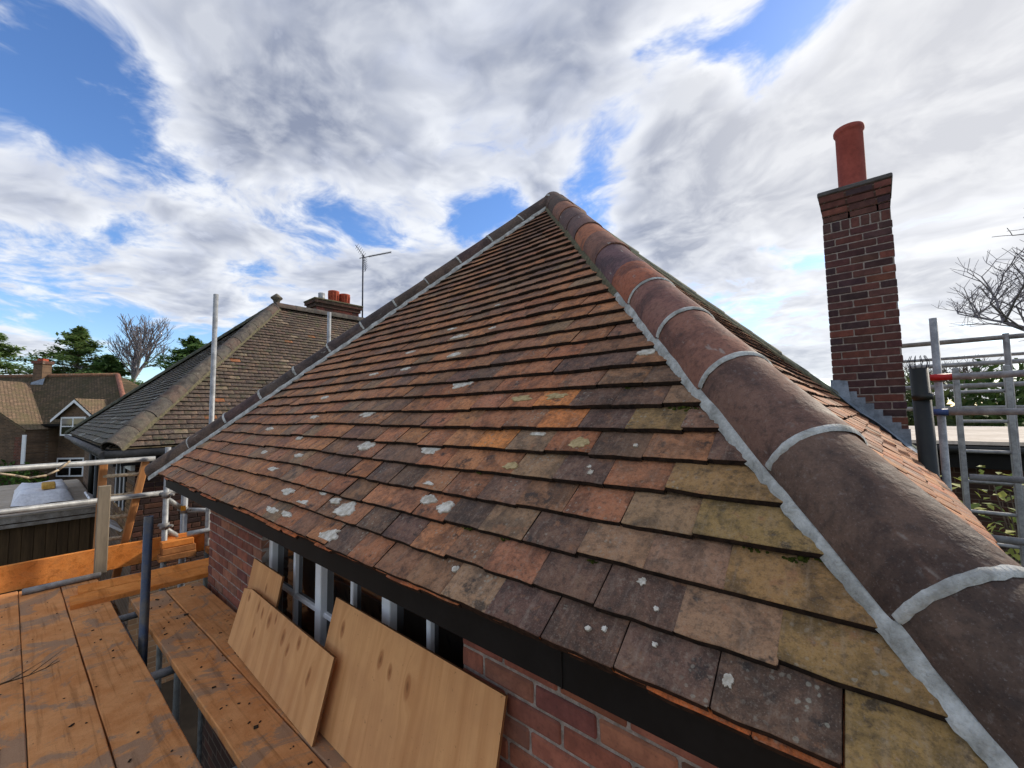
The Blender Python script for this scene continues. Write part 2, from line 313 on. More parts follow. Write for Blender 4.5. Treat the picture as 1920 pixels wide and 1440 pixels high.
class MB:
    def __init__(s): s.v = []; s.f = []; s.c = []; s.sm = []; s.mi = []
    def add(s, vs, fs, col=None, smooth=False, mi=0):
        o = len(s.v); s.v += [tuple(q) for q in vs]; s.f += [tuple(i+o for i in f) for f in fs]
        s.c += [col or (1, 1, 1, 1)]*len(vs); s.sm += [smooth]*len(fs); s.mi += [mi]*len(fs); return s
    def box(s, c, size, M=None, col=None, mi=0):
        hx, hy, hz = (q/2 for q in size); c = Vector(c)
        vs = []
        for x, y, z in ((-1,-1,-1),(1,-1,-1),(1,1,-1),(-1,1,-1),(-1,-1,1),(1,-1,1),(1,1,1),(-1,1,1)):
            q = Vector((x*hx, y*hy, z*hz)); vs.append((M @ q if M else q) + c)
        return s.add(vs, [(3,2,1,0),(4,5,6,7),(0,1,5,4),(1,2,6,5),(2,3,7,6),(3,0,4,7)], col, mi=mi)
    def cbox(s, c, size, ch=.004, M=None, mi=0):   # box with chamfered edges
        hx, hy, hz = (q/2 for q in size); vs = []; idx = {}
        c = Vector(c)
        for x in (-1, 1):
            for y in (-1, 1):
                for z in (-1, 1):
                    for a in range(3):
                        q = Vector((x*(hx-(ch if a != 0 else 0)), y*(hy-(ch if a != 1 else 0)), z*(hz-(ch if a != 2 else 0))))
                        idx[x, y, z, a] = len(vs); vs.append((M @ q if M else q) + c)
        fs = []
        for sg in (-1, 1):
            q = [(-1,-1),(1,-1),(1,1),(-1,1)]
            f0 = [idx[sg, y, z, 0] for y, z in q]; f1 = [idx[x, sg, z, 1] for x, z in q]; f2 = [idx[x, y, sg, 2] for x, y in q]
            fs += [f0 if sg > 0 else f0[::-1], f1[::-1] if sg > 0 else f1, f2 if sg > 0 else f2[::-1]]
        for x in (-1, 1):
            for y in (-1, 1): fs.append([idx[x,y,-1,0], idx[x,y,1,0], idx[x,y,1,1], idx[x,y,-1,1]])
            for z in (-1, 1): fs.append([idx[x,-1,z,0], idx[x,1,z,0], idx[x,1,z,2], idx[x,-1,z,2]])
        for y in (-1, 1):
            for z in (-1, 1): fs.append([idx[-1,y,z,1], idx[1,y,z,1], idx[1,y,z,2], idx[-1,y,z,2]])
        for x in (-1, 1):
            for y in (-1, 1):
                for z in (-1, 1): fs.append([idx[x,y,z,0], idx[x,y,z,1], idx[x,y,z,2]])
        return s.add(vs, fs, mi=mi)
    def tube(s, a, b, r0, r1=None, k=12, cap=True, hollow=False):
        a, b = Vector(a), Vector(b); r1 = r0 if r1 is None else r1; d_ = (b-a).normalized()
        u = d_.orthogonal().normalized(); w_ = d_.cross(u); vs = []
        for q, r in ((a, r0), (b, r1)):
            for i in range(k):
                an = 2*math.pi*i/k; vs.append(q + (u*math.cos(an) + w_*math.sin(an))*r)
        fs = [(i, (i+1) % k, k+(i+1) % k, k+i) for i in range(k)]
        s.add(vs, fs, smooth=True)
        if cap:
            o = len(s.v)-2*k
            if not hollow: s.f.append(tuple(o+k+i for i in range(k))); s.sm.append(False); s.mi.append(0)
            else:
                vs = [];
                for i in range(k):
                    an = 2*math.pi*i/k; vs.append(b + (u*math.cos(an)+w_*math.sin(an))*r1*.84)
                for i in range(k):
                    an = 2*math.pi*i/k; vs.append(b - d_*r1*6 + (u*math.cos(an)+w_*math.sin(an))*r1*.84)
                p0 = len(s.v); s.v += [tuple(q) for q in vs]; s.c += [(1,1,1,1)]*len(vs)
                for i in range(k):
                    j = (i+1) % k
                    s.f += [(o+k+i, o+k+j, p0+j, p0+i), (p0+i, p0+j, p0+k+j, p0+k+i)]; s.sm += [False, True]; s.mi += [0, 0]
            s.f.append(tuple(o+i for i in reversed(range(k)))); s.sm.append(False); s.mi.append(0)
        return s
    def lathe(s, c, prof, k=24):
        c = Vector(c); vs = []; fs = []
        for r, z in prof:
            for i in range(k): an = 2*math.pi*i/k; vs.append(c + Vector((r*math.cos(an), r*math.sin(an), z)))
        for j in range(len(prof)-1):
            for i in range(k): fs.append((j*k+i, j*k+(i+1) % k, (j+1)*k+(i+1) % k, (j+1)*k+i))
        return s.add(vs, fs, smooth=True)
    def quad(s, *q, **kw): return s.add(q, [tuple(range(len(q)))], **kw)
    def mesh(s, name, mats, color=False):
        me = bpy.data.meshes.new(name); me.from_pydata(s.v, [], s.f)
        for m_ in (mats if isinstance(mats, (list, tuple)) else [mats]): me.materials.append(MAT[m_])
        me.polygons.foreach_set('use_smooth', s.sm); me.polygons.foreach_set('material_index', s.mi)
        if color:
            ca = me.color_attributes.new('Col', 'FLOAT_COLOR', 'POINT'); ca.data.foreach_set('color', [q for c_ in s.c for q in c_])
        me.update(); return me
    def build(s, name, mats, parent=None, mw=None, color=False):
        return put(bpy.data.objects.new(name, s.mesh(name, mats, color)), parent, mw)

V = Vector
X_, Y_, Z_ = V((1, 0, 0)), V((0, 1, 0)), V((0, 0, 1))
S2 = math.sqrt(.5)
GZ = -3.8

# ------------------------------------------------------------------ ground
g = MB(); g.quad((-400, -400, GZ), (400, -400, GZ), (400, 400, GZ), (-400, 400, GZ)); tag(g.build('ground', 'grass'), kind='structure')
g = MB(); g.quad((-11.4, -3, GZ+.004), (4, -3, GZ+.004), (4, 12, GZ+.004), (-11.4, 12, GZ+.004)); tag(g.build('pavement', 'paving'), kind='structure')

# ------------------------------------------------------------------ roof tiling
GA = .1; TW = .166
class Face:
    def __init__(s, O, x, sd, xl, xr, smax, x0):
        s.O, s.x, s.sd = V(O), V(x), V(sd); s.n = s.x.cross(s.sd); s.xl, s.xr, s.smax, s.x0 = xl, xr, smax, x0
    def P(s, x, q, n_=0.0): return s.O + s.x*x + s.sd*q + s.n*n_
    def M(s, x, q, n_, tilt=-.19, rz=0.0):
        y = (s.sd + s.n*tilt).normalized(); xx = s.x
        if rz: xx = (s.x*math.cos(rz) + y*math.sin(rz)).normalized(); y = (y*math.cos(rz) - s.x*math.sin(rz)).normalized()
        return basis(s.P(x, q, n_), xx, y, xx.cross(y))
def wave(x, s, sd):
    return noise.noise((x*1.1+sd, s*1.3, sd*2.1))
def layout(face, seed, trim=.03, merge=.125, gauge=GA, tw=TW):
    r_ = random.Random(seed); out = []
    rows = int(face.smax/gauge)
    for r in range(rows+1):
        s0 = r*gauge; sm = min(s0+.02, face.smax)
        a, b_ = face.xl(sm)+trim, face.xr(sm)-trim
        if b_-a < .05: continue
        off = face.x0 + (0 if r % 2 == 0 else tw/2) + r_.uniform(-.012, .012)
        k = math.floor((a-off)/tw); js = [a]; q = off+k*tw
        while q < b_:
            if q > a+1e-4: js.append(q+r_.uniform(-.006, .006))
            q += tw
        js.append(b_)
        if len(js) > 2 and js[1]-js[0] < merge: js.pop(1)
        if len(js) > 2 and js[-1]-js[-2] < merge*1.5: js.pop(-2)
        for i in range(len(js)-1): out.append((r, s0, js[i], js[i+1], i == 0, i == len(js)-2))
    return out
def tile_verts(w_, L, rr, nx=5, ny=3, th=.0125):
    vs = []; cam_ = rr.uniform(-.001, .002); sag = rr.uniform(-.0015, .0015)
    ed = [rr.uniform(-.0014, .0014) for _ in range(nx)]
    if rr.random() < .12: ed[rr.choice((0, nx-1))] += rr.uniform(.004, .013)
    sl = [rr.uniform(-.0012, .0012) for _ in range(ny)]; sr = [rr.uniform(-.0012, .0012) for _ in range(ny)]
    top = []
    for j in range(ny):
        for i in range(nx):
            u = i/(nx-1); v_ = j/(ny-1)
            x = (u-.5)*w_ + (sl[j] if i == 0 else sr[j] if i == nx-1 else 0)
            y = v_*L + (ed[i] if j == 0 else 0)
            z = cam_*(1-(2*u-1)**2) + sag*math.sin(v_*3.1) + rr.uniform(-.0005, .0005)
            top.append(V((x, y, z)))
    return top
def tile_geo(top, nx=5, ny=3, th=.0155, ch=.0018):
    vs = list(top); fs = []; sm = []; mi = []
    for j in range(ny-1):
        for i in range(nx-1): fs.append((j*nx+i, j*nx+i+1, (j+1)*nx+i+1, (j+1)*nx+i)); sm.append(True); mi.append(0)
    # sides: tail, left, right with a worn (chamfered) arris
    def side(ids, out):
        o = len(vs)
        for i in ids: vs.append(top[i] + out*ch - V((0, 0, ch)))
        for i in ids: vs.append(top[i] + out*ch - V((0, 0, th)))
        k = len(ids)
        for a in range(k-1):
            fs.append((ids[a], o+a, o+a+1, ids[a+1])); sm.append(True); mi.append(0)
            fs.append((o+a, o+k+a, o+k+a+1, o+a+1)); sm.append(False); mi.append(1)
    side(list(range(nx-1, -1, -1))[::-1], V((0, -1, 0))) if False else side([i for i in range(nx)], V((0, -1, 0)))
    side([j*nx for j in range(ny)][::-1], V((-1, 0, 0))); side([j*nx+nx-1 for j in range(ny)], V((1, 0, 0)))
    return vs, fs, sm, mi
def add_tile(mb, top, M_, col, nx=5, ny=3):
    vs, fs, sm, mi = tile_geo(top, nx, ny); o = len(mb.v)
    mb.v += [tuple(M_ @ q) for q in vs]; mb.f += [tuple(i+o for i in f) for f in fs]; mb.c += [(*col, 1)]*len(vs); mb.sm += sm; mb.mi += mi
def tile_mesh(top, matname, nx=5, ny=3):
    vs, fs, sm, mi = tile_geo(top, nx, ny); mb = MB(); mb.v = vs; mb.f = fs; mb.sm = sm; mb.mi = mi; mb.c = [(1,1,1,1)]*len(vs)
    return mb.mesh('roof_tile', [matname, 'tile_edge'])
def pxarea(face, s0, a, b_):
    def pj(P): dd = P.dot(F2); return (P.dot(R3)/dd, P.dot(U3)/dd) if dd > .05 else None
    q = [pj(face.P(x, y)) for x, y in ((a, s0), (b_, s0), (b_, s0+GA), (a, s0+GA))]
    if None in q: return 0
    if not any(-1.28 < p_[0] < 1.28 and -.95 < p_[1] < .95 for p_ in q): return 0
    return abs(sum(q[i][0]*q[(i+1) % 4][1]-q[(i+1) % 4][0]*q[i][1] for i in range(4)))/2

def tiled_face(face, seed, parent, colour, objmat, massmat, n_parts, simple=False, trim=.03, jit=1.0, name='roof_tile', visible=lambda f, t: True):
    rr = random.Random(seed*3+1); tl = [t for t in layout(face, seed, trim)]
    order = sorted(range(len(tl)), key=lambda i: -(pxarea(face, tl[i][1], tl[i][2], tl[i][3]) if visible(face, tl[i]) else 0))
    big = set(i for i in order[:n_parts] if pxarea(face, tl[i][1], tl[i][2], tl[i][3]) > 0 and visible(face, tl[i]))
    variants = [tile_mesh(tile_verts(TW-.003, .17, rr), objmat) for _ in range(14)] if n_parts else []
    mass = MB()
    for i, (r, s0, a, b_, first, last) in enumerate(tl):
        xc = (a+b_)/2; w_ = b_-a-.003
        wv = wave(xc, s0, seed)
        sj = s0 + wv*.012*jit + rr.uniform(-.004, .004)*jit; nj = wave(xc*1.3, s0*1.1, seed+5)*.009*jit + rr.uniform(-.0012, .0016)*jit
        rz = rr.uniform(-.012, .012)*jit; tilt = -.19 + rr.uniform(-.012, .012)*jit
        if last and jit: nj += .001
        col = colour(xc, s0, rr)
        M_ = face.M(xc, sj, nj, tilt, rz)
        cut = first or last or abs(w_-(TW-.003)) > .016
        if i in big:
            if not cut: me = rr.choice(variants)
            else: me = None
        if i not in big or me is None:
            top = tile_verts(w_, .17, rr) if not simple else tile_verts(w_, .15, rr, 2, 2)
            if first or last:
                for q in top:
                    s_ = s0+q.y; lo = face.xl(s_)+trim-xc; hi = face.xr(s_)-trim-xc
                    q.x = min(max(q.x, lo), max(hi, lo))
            if i in big: me = tile_mesh(top, objmat, *((2, 2) if simple else (5, 3)))
        if i in big:
            o = put(bpy.data.objects.new(name, me), parent, M_); o.color = (*col, 1)
        else:
            add_tile(mass, top, M_, col, *((2, 2) if simple else (5, 3)))
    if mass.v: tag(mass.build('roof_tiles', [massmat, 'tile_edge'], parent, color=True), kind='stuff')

PAL = dict(brown=(134, 97, 75), tan=(152, 108, 78), rust=(143, 97, 71), orange=(186, 122, 72), dark=(84, 70, 66), purple=(104, 84, 76), grey=(126, 105, 88), olive=(124, 106, 72), red=(140, 98, 77), mid=(118, 90, 73))
PALL = {k: tuple(q*w_ for q, w_ in zip(srgb(*v_, 1.72), (1.12, .95, .76))) for k, v_ in PAL.items()}
PAINT = {'olive': [(-.433,.656),(-.267,.42),(-.162,.26),(-.075,.151),(.004,.066),(-.178,.342)],
 'dark': [(-.712,.977),(-.881,.939),(-.757,.778),(-.585,.765),(-.714,.748),(-.619,.646),(-.566,.54),(-.61,.43),(-.648,.229),(-.542,.134),(-.385,.141),(-.501,.057),(-.327,.044),(-.151,.035),(-1.022,.249),(-1.284,.132),(-1.393,.362),(-1.43,.137),(-1.18,.122)],
 'orange': [(-.837,.662),(-1.091,.542),(-.87,.728)], 'rust': [(-1.026,.767),(-1.151,.651),(-.965,.45),(-1.061,.88),(-1.207,.877),(-1.138,.939),(-1.089,1.041),(-.79,.54),(-.504,.495)],
 'grey': [(-.44,.373),(-.482,.249),(-.325,.256),(-.226,.141),(-.404,.443),(-.823,.44),(-.82,.255)],
 'red': [(-.345,.533),(-.217,.354),(-.712,.139),(-.547,.351)]}
def vary(c, rr, k=.16):
    g_ = rr.uniform(1-k, 1+k); return tuple(max(0.005, q*g_*rr.uniform(.95, 1.05)) for q in c)
def main_colour(x, s0, rr):
    c_ = main_colour0(x, s0, rr); return tuple(a*.86+b_*.14 for a, b_ in zip(c_, (.42, .19, .09)))
def main_colour0(x, s0, rr):
    best = None; bd_ = 9
    for k, L in PAINT.items():
        for (px, ps_) in L:
            if int(ps_/GA) == int((s0+.03)/GA) and abs(px-x) < .085 and abs(px-x) < bd_: best, bd_ = k, abs(px-x)
    if best: return vary(PALL[best], rr, .08)
    if x < -2.2 and s0 < 1.0: pool = ['tan', 'tan', 'brown', 'brown', 'rust', 'grey', 'tan', 'mid']
    elif s0 > 1.7: pool = ['mid', 'brown', 'mid', 'grey', 'purple', 'brown', 'tan']
    elif s0 > 1.0: pool = ['brown', 'tan', 'brown', 'mid', 'rust', 'tan', 'grey']
    elif x > -.9: pool = ['grey', 'purple', 'mid', 'dark', 'grey', 'brown', 'mid']
    elif -1.7 < x: pool = ['rust', 'brown', 'tan', 'rust', 'red', 'purple', 'mid', 'dark']
    else: pool = ['brown', 'mid', 'tan', 'rust', 'rust', 'purple', 'grey', 'mid']
    return vary(PALL[rr.choice(pool)], rr)
def right_colour(x, s0, rr): return vary(PALL[rr.choice(['tan', 'brown', 'rust', 'mid', 'tan'])], rr)
OLD = [tuple(q*w_ for q, w_ in zip(srgb(*c, .82), (1.04, .98, .95))) for c in ((112, 98, 87), (106, 92, 82), (116, 101, 89), (102, 90, 81), (113, 96, 84), (107, 95, 86))]
def old_colour(x, s0, rr):
    q = rr.random()
    if q < .012: return vary(srgb(170, 106, 66), rr)
    if q < .05: return vary(srgb(146, 128, 106), rr)
    return vary(rr.choice(OLD), rr, .08)
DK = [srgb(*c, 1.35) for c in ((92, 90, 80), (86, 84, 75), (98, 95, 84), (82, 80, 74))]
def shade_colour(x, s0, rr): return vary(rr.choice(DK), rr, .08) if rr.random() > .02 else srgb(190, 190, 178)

# half round hip / ridge tiles
def halfround(mb, L, r, th=.014, k=14, arc=R(96), flare=.004, rr=rnd):
    # along local +x from 0 to L, crown towards +z
    st = [0, .015, L*.5, L-.01, L]; ra = [r+flare*.6, r+flare, r, r-.001, r-.002]; vs = []; fs = []
    for x, q in zip(st, ra):
        for i in range(k+1):
            an = -arc+2*arc*i/k; vs.append(V((x, q*math.sin(an), q*math.cos(an))))
    for j in range(len(st)-1):
        for i in range(k): fs.append((j*(k+1)+i, (j+1)*(k+1)+i, (j+1)*(k+1)+i+1, j*(k+1)+i+1))
    mb.add(vs, fs, smooth=True)
    for x, q, flip in ((0, r+flare*.6, False), (L, r-.002, True)):
        vs = []
        for rr_ in (q, q-th):
            for i in range(k+1): an = -arc+2*arc*i/k; vs.append(V((x, rr_*math.sin(an), rr_*math.cos(an))))
        fs = [(i, i+1, k+2+i, k+1+i) for i in range(k)]
        mb.add(vs, [f[::-1] for f in fs] if flip else fs)
    for sg in (-1, 1):
        an = sg*arc
        mb.add([V((0, r*math.sin(an), r*math.cos(an))), V((L, r*math.sin(an), r*math.cos(an))), V((L, (r-th)*math.sin(an), (r-th)*math.cos(an))), V((0, (r-th)*math.sin(an), (r-th)*math.cos(an)))], [(0, 1, 2, 3)])
    return mb
def ring(mb, x, w_, r, arc=R(92), k=22, seed=0, prof=.006):
    vs = []; fs = []
    for i in range(k+1):
        an = -arc+2*arc*i/k; j = noise.noise((seed*3.1, i*.7, 1))*.004; j2 = noise.noise((seed*3.1+9, i*.8, 1))*.004
        for dx, dr in ((-w_/2+j, -.002), (-w_/4+j*.5, prof), (w_/4+j2*.5, prof), (w_/2+j2, -.002)):
            q = r+dr; vs.append(V((x+dx, q*math.sin(an), q*math.cos(an))))
    for i in range(k):
        for a in range(3): fs.append((i*4+a, i*4+a+1, (i+1)*4+a+1, (i+1)*4+a))
    return mb.add(vs, fs, smooth=True)
def bed(mb, L, yo, zo, yi, zi, seed, n_=170, rough=.012):
    # mortar fillet along x: outer foot (yo,zo) on the roof, inner lip (yi,zi) on the hip tile
    vs = []; fs = []
    for i in range(n_+1):
        x = L*i/n_; a = noise.noise((x*26, seed, 0))*rough*.55 + noise.noise((x*80, seed, 4))*rough*.5; b_ = noise.noise((x*11, seed, 7))*rough*.6
        sg = 1 if yo > 0 else -1
        vs += [V((x, yo+sg*a, zo-.010)), V((x, yo*.99+sg*a, zo+.006)), V((x, (yo+yi)/2, (zo+zi)/2+.006+b_)), V((x, yi, zi+b_))]
    for i in range(n_):
        for a in range(3): fs.append((i*4+a, (i+1)*4+a, (i+1)*4+a+1, i*4+a+1))
    return mb.add(vs, fs, smooth=True)

# ------------------------------------------------------------------ the house
Y0, Z0, XL, XR, YB = .727, -.471, -4.87, .28, 6.13
W = (XR-XL)/2; AX = XL+W; AY = Y0+W; AZ = Z0+W; SM = W/S2
house = empty('brick_house', (-2.3, 3.4, GZ), 'red brick house with weathered brown clay tile hip roof and tall single-pot chimney', 'house')
rf = MB()
dn = .056
ie = .09
cor = [V((XL+ie, Y0+ie, Z0-dn+ie)), V((XR-ie, Y0+ie, Z0-dn+ie)), V((XR-ie, YB-ie, Z0-dn+ie)), V((XL+ie, YB-ie, Z0-dn+ie)), V((AX, AY, AZ-dn*1.4)), V((AX, YB-W, AZ-dn*1.4))]
rf.add(cor, [(0, 1, 4), (1, 2, 5, 4), (2, 3, 5), (3, 0, 4, 5)])
roof = rf.build('roof', 'brown_roof', house)
front = Face((0, Y0, Z0), X_, (0, S2, S2), lambda s: XL+s*S2, lambda s: XR-s*S2, SM, -.561)
right = Face((XR, 0, Z0), Y_, (-S2, 0, S2), lambda s: Y0+s*S2, lambda s: YB-s*S2, SM, .02)
tiled_face(front, 11, roof, main_colour, 'clay_tile', 'clay_tile_mass', 285, trim=.05)
tiled_face(right, 12, roof, right_colour, 'clay_tile', 'clay_tile_mass', 0, simple=False, trim=.05, jit=1.3)
# under-eaves course, orange, a little proud in places
ue = MB(); q = XL+.05
for r in range(31):
    wdt = TW-.004; top = tile_verts(wdt, .12, rnd); M_ = front.M(q+TW/2, -.004+rnd.uniform(-.006, .005)+(-.006 if rnd.random() < .35 else 0), -.019+rnd.uniform(-.001, 0), -.20, rnd.uniform(-.01, .01))
    me = tile_mesh(top, 'clay_tile'); o = put(bpy.data.objects.new('eaves_tile', me), roof, M_); o.color = (*vary(srgb(206, 112, 58), rnd), 1); q += TW
    if q > XR-.15: break

# lichen crusts
LICH = [(-0.604,0.974,46,24),(-1.508,0.887,50,26),(-0.699,0.537,42,30),(-0.895,0.758,44,18),(-1.059,0.752,40,18),(-2.116,0.687,45,20),(-1.867,0.468,50,26),(-1.391,0.478,40,20),(-1.621,0.144,60,46),(-1.885,0.194,22,12),(-2.192,0.153,40,14),(-1.744,0.167,22,12),(-1.964,0.112,24,14),(-2.189,0.045,24,12),(-2.021,0.051,22,10),(-1.2,0.264,36,20),(-1.099,0.247,28,26),(-1.594,0.038,40,30),(-0.394,0.173,22,14),(-0.209,0.049,28,24),(-0.472,0.048,12,9),(-0.44,0.059,12,9),(-0.337,0.064,12,9),(-0.348,0.124,8,7),(-1.875,1.327,30,14),(-1.765,1.131,28,16),(-2.155,1.066,20,10),(-0.918,0.431,26,20),(-2.663,0.484,14,10),(-0.517,0.539,10,8),(-0.62,0.434,12,12),(-0.634,0.457,8,8),(-0.553,0.602,12,8),(-0.886,0.578,36,10),(-1.248,0.315,20,12),(-0.91,0.075,14,14),
 (-2.75,.66,16,10),(-2.9,.85,16,9),(-2.5,1.05,18,9),(-2.3,1.25,20,9),(-2.05,1.45,18,8),(-1.62,1.36,16,9),(-3.3,.55,14,8),(-2.45,.36,16,9),(-1.75,1.62,14,7),(-2.6,.25,20,10),(-2.95,.35,12,8)]
for i, (lx, ls, lw, lh) in enumerate(LICH):
    P_ = front.P(lx, ls); dep = P_.dot(F2)
    P2 = front.P(lx+.05, ls); sc = ((P2.dot(R3)/P2.dot(F2)-P_.dot(R3)/dep)**2+(P2.dot(U3)/P2.dot(F2)-P_.dot(U3)/dep)**2)**.5*783.4/.05
    rx = min(max(lw/2/sc, .006), .07)*.86; ry = min(max(lh/2/(783.4/dep*.8), .005), .042)*.9
    r_ = int(ls/GA); lo, hi = r_*GA+.012, (r_+1)*GA-.002
    rr = random.Random(i*5+2); K = 48; pts = []
    for k in range(K):
        an = 2*math.pi*k/K; q = 1+noise.noise((math.cos(an)*1.6+i*7, math.sin(an)*1.6, 1))*.5+noise.noise((math.cos(an)*4+i*7, math.sin(an)*4, 4))*.22+noise.noise((math.cos(an)*11+i*7, math.sin(an)*11, 2))*.14
        pts.append((lx+rx*q*math.cos(an), min(max(ls+ry*q*math.sin(an), lo), hi)))
    wv = wave(lx, r_*GA, 11); nj = wave(lx*1.3, r_*GA*1.1, 16)*.009
    mb = MB(); ctr = [sum(p_[0] for p_ in pts)/K, sum(p_[1] for p_ in pts)/K]
    hgt = lambda s_: -.19*(s_-r_*GA-wv*.012)+nj+.0045
    vs = [front.P(ctr[0], ctr[1], hgt(ctr[1])+.0008)] + [front.P(a*.94+ctr[0]*.06, b_*.94+ctr[1]*.06, hgt(b_)) for a, b_ in pts] + [front.P(a, b_, hgt(b_)-.006) for a, b_ in pts]
    fs = [(0, 1+k, 1+(k+1) % K) for k in range(K)] + [(1+k, 1+K+k, 1+K+(k+1) % K, 1+(k+1) % K) for k in range(K)]
    mb.add(vs, fs); mb.build('lichen_patch', 'lichen_cream' if i in (2, 3, 4, 27) else 'lichen', roof)

for i, (lx, ls, sz) in enumerate(((-.435, .695, .017), (-.405, .69, .011), (-.115, .297, .016), (-.135, .285, .009), (-.20, .292, .009), (-.52, .19, .008), (-.95, .195, .010), (-.80, .19, .008), (-1.05, .395, .009), (-.30, .39, .008), (-1.9, .59, .009), (-.62, .79, .008))):
    rr = random.Random(i+70); mb = MB(); c0 = front.P(lx, ls, -.19*(ls % GA)+.001)
    for k in range(16):
        q = c0+front.x*rr.gauss(0, sz*.9)+front.sd*rr.gauss(0, sz*.35); r_ = sz*rr.uniform(.18, .42)
        mb.lathe(q, [(r_, -r_*.3), (r_*.95, r_*.3), (r_*.55, r_*.7), (.0005, r_*.85)], 6)
    mb.build('moss_clump', 'moss', roof)
def hip_run(C, h, e2, starts, length, r, c, colours, parent, matname, ringmask, beds, name='hip_tile'):
    e1 = e2.cross(h)      # local x = h, y = e1, z = e2
    for i, s0 in enumerate(starts):
        L = (starts[i+1]-s0 if i+1 < len(starts) else length-s0)
        mb = halfround(MB(), L+.004, r+rnd.uniform(-.0015, .0015))
        o = mb.build(name, matname, parent, basis(C+h*s0+e2*(c+rnd.uniform(-.003, .003))+e1*rnd.uniform(-.003, .003), h, e1, e2) @ Matrix.Rotation(rnd.uniform(-.012, .012), 4, 'Z')); o.color = (*colours[i % len(colours)], 1)
        if i and ringmask(i):
            ring(MB(), 0, .021, r+.0025, seed=i, prof=.0025).build('mortar_joint', 'mortar', parent, basis(C+h*s0+e2*c, h, e1, e2))
    for yo, zo, yi, zi, a, b_, mm, sd in beds:
        bed(MB(), b_-a, yo, zo, yi, zi, sd).build('mortar_bed', mm, parent, basis(C+h*a, h, e1, e2))
S3 = math.sqrt(3)
HL = W*S3
HC = [tuple(q*w_ for q, w_ in zip(srgb(*c, 1.6), (1.05, .98, .88))) for c in ((74, 62, 56), (84, 69, 62), (98, 76, 68), (112, 80, 70), (110, 80, 74), (132, 82, 64), (92, 72, 76), (112, 82, 72), (140, 92, 70), (96, 76, 74), (88, 70, 68), (118, 84, 70))]
h = V((-1, 1, 1)).normalized(); e2 = V((1, -1, 2)).normalized()
ks = [0, .189, .377, .568, .762, .957, 1.11, 1.31, 1.49, 1.65, 1.83, 2.03, 2.22, 2.41]
HR, HCZ = .102, -.034
CR = V((XR, Y0, Z0))
hip_run(CR, h, e2, [k*S3 for k in ks], HL+.075, HR, HCZ, HC, roof, 'hip_clay', lambda i: i < 6,
        [(sg*.113, -.0635, sg*.098, -.042, 0, 1.05*S3, 'mortar', 3+sg) for sg in (1, -1)] + [(sg*.114, -.064, sg*.098, -.040, 1.05*S3, HL-.05, 'mortar_old', 5+sg) for sg in (1, -1)])
h = V((1, 1, 1)).normalized(); e2 = V((-1, -1, 2)).normalized()
ksl = [0]+[.03+.2095*i for i in range(1, 13)]
HCL = [srgb(*c, 1.3) for c in ((96, 80, 68), (92, 76, 66), (84, 66, 62), (88, 76, 68), (80, 68, 62), (90, 76, 70), (76, 66, 62))]
hip_run(V((XL, Y0, Z0)), h, e2, [k*S3 for k in ksl], HL-.08, HR, HCZ, HCL, roof, 'hip_clay', lambda i: True,
        [(sg*.130, -.073, sg*.098, -.040, .01, HL-.1, 'mortar', 13+sg) for sg in (1, -1)])
# rear right hip and short ridge
h = V((-1, -1, 1)).normalized(); e2 = V((1, 1, 2)).normalized()
hip_run(V((XR, YB, Z0)), h, e2, [.36*i for i in range(12)], HL-.06, HR*.66, HCZ, [srgb(150, 150, 128), srgb(136, 138, 116)], roof, 'hip_old', lambda i: False, [(sg*.13, -.073, sg*.1, -.04, 0, HL-.1, 'mortar_old', 21+sg) for sg in (1, -1)])
h = V((1, -1, 1)).normalized(); e2 = V((-1, 1, 2)).normalized()
hip_run(V((XL, YB, Z0)), h, e2, [.36*i for i in range(12)], HL, HR*.9, HCZ, [srgb(110, 90, 80)], roof, 'hip_old', lambda i: False, [])
halfround(MB(), .42, HR).build('ridge_tile', 'hip_clay', roof, basis(V((AX, AY+.03, AZ-.045)), Y_, -X_, Z_)).color = (*srgb(120, 90, 72), 1)
# hip cap at the peak
cp = MB(); 0 and cp.lathe((AX, AY-.005, AZ-.085), [(.118, 0), (.116, .03), (.104, .065), (.078, .095), (.04, .112), (.001, .117)], 20)


# fascia and soffit
fb = MB(); YF = .80
fb.box((( XL+XR)/2, YF+.01, -.545), (XR-XL-.14, .02, .134)); fb.box((XL+.08, (YF+YB)/2, -.55), (.02, YB-YF-.1, .124)); fb.box((XR-.08, (YF+YB)/2, -.55), (.02, YB-YF-.1, .124))
fb.box(((XL+XR)/2, .95, -.602), (XR-XL-.2, .27, .012)); fb.box((XL+.22, 3.5, -.602), (.26, 4.6, .012)); fb.box((XR-.22, 3.5, -.602), (.26, 4.6, .012))
fb.box((-.563, YF-.0015, -.55), (.003, .004, .123))
fb.build('fascia', 'black_paint', house)

# walls with the window opening
YW = 1.077; WX0, WX1, WZ0 = -3.247, -1.195, -1.62
wl = MB(); th = .11; wt = -.59
def slab(x0, x1, y0, y1, z0, z1): wl.box(((x0+x1)/2, (y0+y1)/2, (z0+z1)/2), (x1-x0, y1-y0, z1-z0))
slab(XL+.35, WX0, YW, YW+.22, GZ, wt); slab(WX1, XR-.35, YW, YW+.22, GZ, wt); slab(WX0, WX1, YW, YW+.22, GZ, WZ0)
slab(XL+.35, XL+.57, YW+.22, YB-.35, GZ, wt); slab(XR-.57, XR-.35, YW+.22, YB-.35, GZ, wt); slab(XL+.57, XR-.57, YB-.57, YB-.35, GZ, wt)
wall = wl.build('wall', 'wall_mortar', house)
lw = MB(); lw.box(((XL+XR)/2, YW+.10, (GZ-1.655)/2), (XR-XL-.70+.008, .208, -1.655-GZ)); lw.box((XL+.46, 3.5, (GZ-1.655)/2), (.228, 4.6, -1.655-GZ)); lw.build('lower_wall', 'brickwork_dark', house)
